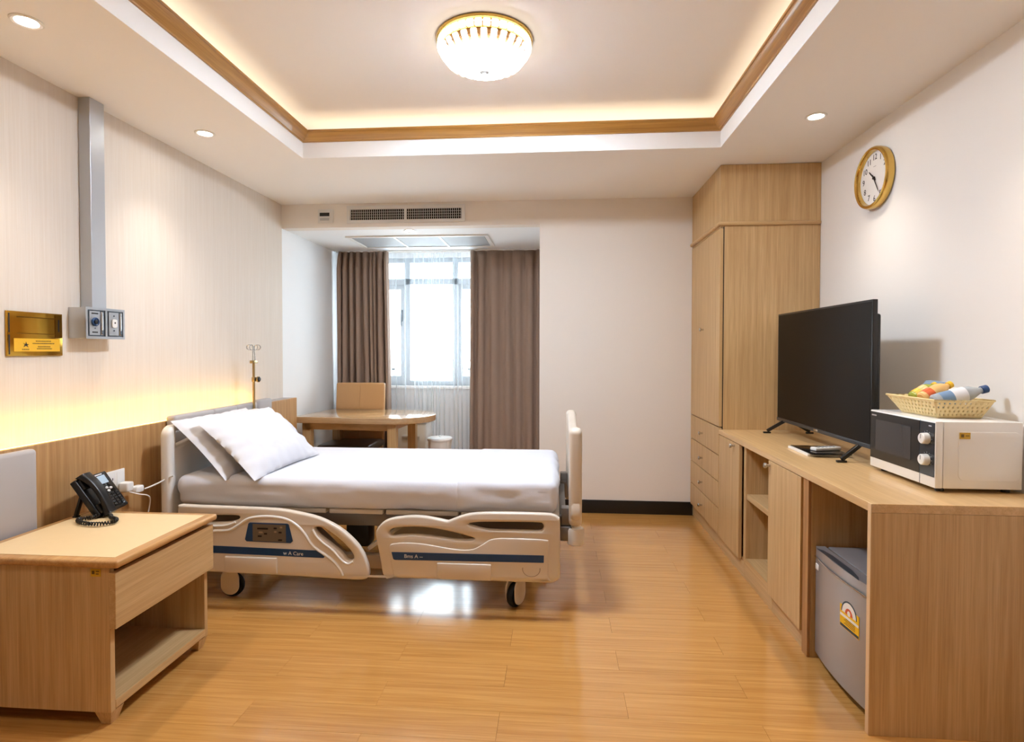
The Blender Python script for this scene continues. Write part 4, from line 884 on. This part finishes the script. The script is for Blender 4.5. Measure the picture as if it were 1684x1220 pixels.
caster(-0.205, 2.85, 62); caster(-1.705, 2.85, 0); caster(-0.205, 3.62, 40); caster(-1.705, 3.62, 10)

# mattress in its white sheet
MA = (-1.965, 0.004, 2.765, 3.715, 0.493, 0.650)
def rounded(x0, x1, y0, y1, z0, z1, r, cut, amp, seed):
    tb = bmesh.new(); bmesh.ops.create_cube(tb, size=1.0, matrix=T((x0 + x1) / 2, (y0 + y1) / 2, (z0 + z1) / 2) @ Matrix.Diagonal((x1 - x0, y1 - y0, z1 - z0, 1)))
    bmesh.ops.bevel(tb, geom=list(tb.edges), offset=r, segments=5, profile=0.5, affect='EDGES')
    for _ in range(7):
        es = [e for e in tb.edges if e.calc_length() > cut]
        if not es: break
        bmesh.ops.subdivide_edges(tb, edges=es, cuts=1, use_grid_fill=True)
    bmesh.ops.triangulate(tb, faces=[f for f in tb.faces if len(f.verts) > 4])
    tb.normal_update()
    for v in tb.verts:
        p = v.co; side_ = 1.0 - max(0.0, v.normal.z)
        n1 = noise.noise(Vector((p.x * 2.2, p.y * 9 + seed, p.z * 14))) + 0.5 * noise.noise(Vector((p.x * 9, p.y * 20, p.z * 30 + seed)))
        n2 = math.sin(p.z * 105 + 5 * noise.noise(Vector((p.x * 1.6, p.y * 1.6, seed)))) * (0.3 + noise.noise(Vector((p.x * 3.1, p.y * 3.1, seed + 4))))
        v.co = p + v.normal * (amp * n1 * (0.25 + 0.9 * side_) + 0.0038 * n2 * side_ * (abs(v.normal.x) + abs(v.normal.y) > 0.5))
    return tb
t = thing('mattress', 'white sheeted mattress on the hospital bed', 'mattress', (-0.98, 3.24, 0.493))
b = B(); b.add(rounded(*MA, 0.045, 0.022, 0.009, 3.0)); b.build('sheet', 'sheet_white', t, angle=80)
b = B(); b.add(rounded(-0.515, 0.010, 2.758, 3.722, 0.494, 0.654, 0.048, 0.022, 0.010, 9.0)); b.build('foot_sheet', 'sheet_white', t, angle=80)

def pillow(label, c, up, wid, w, h, th, seed):
    up = Vector(up).normalized(); wid = Vector(wid).normalized(); nrm = wid.cross(up).normalized()
    c = Vector(c); b = B(); n, m = 64, 46
    for sg in (1, -1):
        def f(u, v):
            a, d = 2 * u - 1, 2 * v - 1
            e = max(0.0, (1 - abs(a) ** 2.4) * (1 - abs(d) ** 2.2)) ** 0.62
            pinch = 1 - 0.055 * (1 - abs(a) ** 2) * 1.0 if False else 1.0
            x = a * w / 2 * (1 - 0.05 * (1 - d * d) * 0 - 0.045 * (1 - abs(d)) * 0) * (1 - 0.05 * math.cos(d * math.pi / 2)); y = d * h / 2 * (1 - 0.06 * math.cos(a * math.pi / 2))
            wr = noise.noise(Vector((a * 3 + seed, d * 2.2, sg * 2))) * 0.016 + noise.noise(Vector((a * 7 + d * 4, d * 4 - a * 3 + seed, sg))) * 0.008 + abs(noise.noise(Vector((a * 12, d * 3 + seed, sg)))) * 0.006
            z = (sg if sg > 0 else -0.45) * (th / 2) * e * (1 + 0.05 * math.sin(3 * a + seed)) + wr * e
            pk = math.sin(26 * a + 3 * d + seed) * math.exp(-((1 - abs(d)) / 0.30) ** 2) + math.sin(20 * d + 4 * a) * math.exp(-((1 - abs(a)) / 0.28) ** 2)
            z += sg * 0.0045 * pk * min(1.0, 3 * e) - sg * 0.010 * math.exp(-((a - 0.18 - 0.12 * d) / 0.045) ** 2) * e
            z += sg * 0.006 * math.sin(9 * a * d + 6 * d + seed) * e
            return c + wid * x + up * y + nrm * z
        b.grid(f, n, m)
    bmesh.ops.remove_doubles(b.bm, verts=b.bm.verts, dist=0.0008); bmesh.ops.recalc_face_normals(b.bm, faces=b.bm.faces)
    return tag(b.build('pillow', 'pillow_white', angle=80), label, 'pillow', 'pillows on the hospital bed')
pillow('white pillow in front, lying over the other pillow', (-1.675, 3.110, 0.790), (-0.36, 0.10, 0.265), (0.05, 1, 0.01), 0.70, 0.485, 0.19, 1.7)
pillow('white pillow behind, leaning against the headboard', (-1.835, 3.120, 0.782), (-0.32, 0.05, 0.285), (0.02, 1, 0.0), 0.70, 0.445, 0.17, 5.2)

# drip stand fixed at the bed head
t = thing('drip_stand', 'slim metal drip pole with hooks rising behind the pillows', 'drip stand', (-2.075, 3.735, 0.35))
IVX, IVY = -2.072, 3.735
B().cyl((IVX, IVY, 0.35), (IVX, IVY, 1.225), 0.0085, n=16).build('pole', 'bronze', t)
B().cyl((IVX, IVY - 0.010, 1.22), (IVX, IVY - 0.006, 1.325), 0.004, n=12).build('inner_rod', 'chrome', t)
B().cyl((IVX, IVY + 0.018, 1.22), (IVX, IVY + 0.006, 1.325), 0.004, n=12).build('inner_rod', 'chrome', t)
B().box(IVX - 0.012, IVX + 0.012, IVY - 0.032, IVY + 0.034, 1.208, 1.228, 0.003).build('clamp', 'bronze', t)
for s_ in (-1, 1):
    pts = [(IVX, IVY, 1.320)] + [(IVX, IVY + s_ * (0.028 + 0.022 * math.cos(R(a))), 1.318 + 0.018 * math.sin(R(a))) for a in range(180, -150, -30)]
    B().tube(pts, 0.003, 8).build('hook', 'chrome', t)
    pts = [(IVX, IVY, 1.320)] + [(IVX + s_ * (0.028 + 0.022 * math.cos(R(a))), IVY, 1.318 + 0.018 * math.sin(R(a))) for a in range(180, -150, -30)]
    B().tube(pts, 0.003, 8).build('hook', 'chrome', t)
k_ = B().lathe([(0.006, 0), (0.006, 0.012), (0.019, 0.014), (0.019, 0.024), (0.012, 0.030), (0, 0.031)], T(IVX + 0.003, IVY + 0.022, 1.098) @ FPX, 24).build('knob', 'black_plastic', t)
B().lathe([(0.021, 0.015), (0.021, 0.021), (0.019, 0.022)], T(IVX + 0.003, IVY + 0.022, 1.098) @ FPX, 24).build('knob_ring', 'bronze', k_)
B().box(IVX - 0.010, IVX + 0.010, IVY - 0.012, IVY + 0.030, 1.082, 1.114, 0.003).build('collar', 'bronze', t)

# ------------------------------------------------------------------ alcove
def drape(name, label, x0, x1, y, z0, z1, folds, amp, mat, seed, cat, th=0.004, flare=0.0, nx=None):
    rnd = random.Random(seed); nx = nx or folds * 14; nz = 26
    ph = [0.0]
    for k in range(folds): ph.append(ph[-1] + (rnd.uniform(0.4, 0.6) if k in (0, folds - 1) else rnd.uniform(0.5, 1.6)))
    tot = ph[-1]; A = [rnd.uniform(0.35, 1.5) for _ in range(folds + 1)]; A[0] = 1.6; A[-1] = 1.4
    def f(u, v):
        s_ = u * tot; k = 0
        while k < folds - 1 and ph[k + 1] < s_: k += 1
        q = (s_ - ph[k]) / (ph[k + 1] - ph[k]); w = (0.5 - 0.5 * math.cos(2 * math.pi * q)); am = A[k] * (1 - q) + A[k + 1] * q
        top = max(0.0, (v - 0.94) / 0.06); a = amp * am * (1 - 0.45 * top)
        if top > 0: w = w ** (1 - 0.5 * top)
        drift = 0.012 * math.sin(2.1 * v + k + seed) * (1 - v)
        x = x0 + (x1 - x0) * u + drift * (u * (1 - u) * 4) + flare * (1 - v) * (u if flare > 0 else 1 - u) + 0.35 * a * math.sin(4 * math.pi * q) * 0.3
        return (x, y - a * w + 0.006 * math.sin(5 * v + 3 * k), z0 + (z1 - z0) * v)
    b = B(); b.grid(f, nx, nz); o = b.build(name, mat, angle=180)
    if th: m = o.modifiers.new('thick', 'SOLIDIFY'); m.thickness = th
    return tag(o, label, cat)
drape('curtain', 'brown pleated curtain left of the window behind the chair', -2.205, -1.705, 5.655, 0.02, AZ - 0.012, 9, 0.065, 'curtain_brown', 3, 'curtain', flare=0.035)
drape('curtain', 'brown pleated curtain right of the window', -0.862, -0.160, 5.655, 0.02, AZ - 0.012, 7, 0.045, 'curtain_brown', 11, 'curtain', flare=-0.012)
drape('sheer_curtain', 'white sheer curtain hanging across the window', -1.80, -0.74, 5.735, 0.02, AZ - 0.012, 14, 0.050, 'sheer', 5, 'curtain', th=0)
t = thing('curtain_track', 'white double curtain track under the alcove ceiling', 'curtain track', (-1.2, 5.68, AZ))
for y in (5.635, 5.715): B().box(-2.24, -0.145, y - 0.009, y + 0.009, AZ - 0.012, AZ - 0.001, 0.002).build('track', 'white_plastic', t)

# table with a rounded end, turned a little towards the bed
TA = R(-4.0)
t = thing('table', 'oak table with one rounded end in the window alcove', 'table', (-1.395, 4.85, 0))
MT = T(-1.395, 4.85, 0) @ Matrix.Rotation(TA, 4, 'Z')
hw, tz = 0.335, 0.742
out = [(-0.795, -hw)] + [(0.0 + 0.345 * math.cos(R(a)), hw * math.sin(R(a))) for a in range(-90, 91, 6)] + [(-0.74, hw)]
B().plate([out], 0.052, 0.006, MT @ T(0, 0, tz - 0.052)).build('tabletop', 'table_oak', t)
for y in (-hw + 0.07, hw - 0.09): B().box(-0.72, 0.05, y, y + 0.02, tz - 0.112, tz - 0.053, 0.001, 1, MT).build('apron', 'oak_x', t, smooth=False)
for x in (-0.72, 0.05): B().box(x - 0.01, x + 0.01, -hw + 0.09, hw - 0.09, tz - 0.112, tz - 0.053, 0.001, 1, MT).build('apron', 'oak_x', t, smooth=False)
for x, y in ((0.06, -hw + 0.08), (0.06, hw - 0.08), (-0.70, -hw + 0.10), (-0.66, hw - 0.10)):
    B().box(x - 0.037, x + 0.037, y - 0.03, y + 0.03, 0, tz - 0.053, 0.003, 2, MT).build('leg', 'oak_z', t, smooth=False)

# chair behind the table, facing the bed
t = thing('dining_chair', 'tan leather dining chair tucked behind the alcove table', 'chair', (-1.86, 5.08, 0))
MCH = T(-1.865, 5.245, 0)
b = B(); b.box(-0.235, 0.235, -0.028, 0.028, 0.0, 0.545, 0.018, 4, MCH @ T(0, 0, 0.445) @ Matrix.Rotation(R(-5), 4, 'X')); bk = b.build('backrest', 'tan_leather', t)
MK = MCH @ T(0, 0, 0.445) @ Matrix.Rotation(R(-5), 4, 'X')
b = B(); b.tube([MK @ Vector((0, -0.029, 0.03)), MK @ Vector((0, -0.0295, 0.53))], 0.0022, 6); b.tube([MK @ Vector((-0.22, -0.029, 0.30)), MK @ Vector((0.22, -0.029, 0.30))], 0.0022, 6); q = b.build('seam', 'tan_leather', bk); q['kind'] = 'stuff'
b = B(); b.box(-0.235, 0.235, -0.44, 0.03, 0.395, 0.465, 0.022, 4, MCH); b.build('seat', 'dark_leather', t)
for x in (-0.205, 0.205):
    for y in (-0.40, 0.0): B().box(x - 0.02, x + 0.02, y - 0.02, y + 0.02, 0, 0.397, 0.002, 2, MCH).build('leg', 'oak_z', t, smooth=False)

# white bins by the curtain
t = thing('waste_bin', 'round white waste bin with flat lid by the sheer curtain', 'bin', (-1.075, 5.16, 0))
B().lathe([(0.090, 0), (0.096, 0.004), (0.108, 0.46), (0.109, 0.466)], T(-1.075, 5.16, 0), 36).build('bin_body', 'white_plastic', t)
ld_ = B().lathe([(0.109, 0.466), (0.116, 0.468), (0.118, 0.484), (0.110, 0.494), (0, 0.500)], T(-1.075, 5.16, 0), 36).build('lid', 'white_gloss', t)
B().lathe([(0.012, 0.499), (0.012, 0.508), (0, 0.511)], T(-1.075, 5.16, 0), 16).build('lid_knob', 'white_plastic', ld_)
t = thing('storage_box', 'white plastic storage box with ridged lid behind the table leg', 'storage box', (-1.41, 5.42, 0))
B().box(-1.60, -1.235, 5.30, 5.545, 0.0, 0.600, 0.018, 3).build('box_body', 'white_plastic', t)
q = B().box(-1.612, -1.222, 5.288, 5.557, 0.600, 0.640, 0.014, 3).build('lid', 'white_gloss', t)
B().box(-1.58, -1.25, 5.31, 5.535, 0.640, 0.668, 0.012, 3).build('lid_ridge', 'white_gloss', q)
B().box(-1.47, -1.30, 5.282, 5.300, 0.47, 0.49, 0.005).build('latch', 'white_gloss', t)
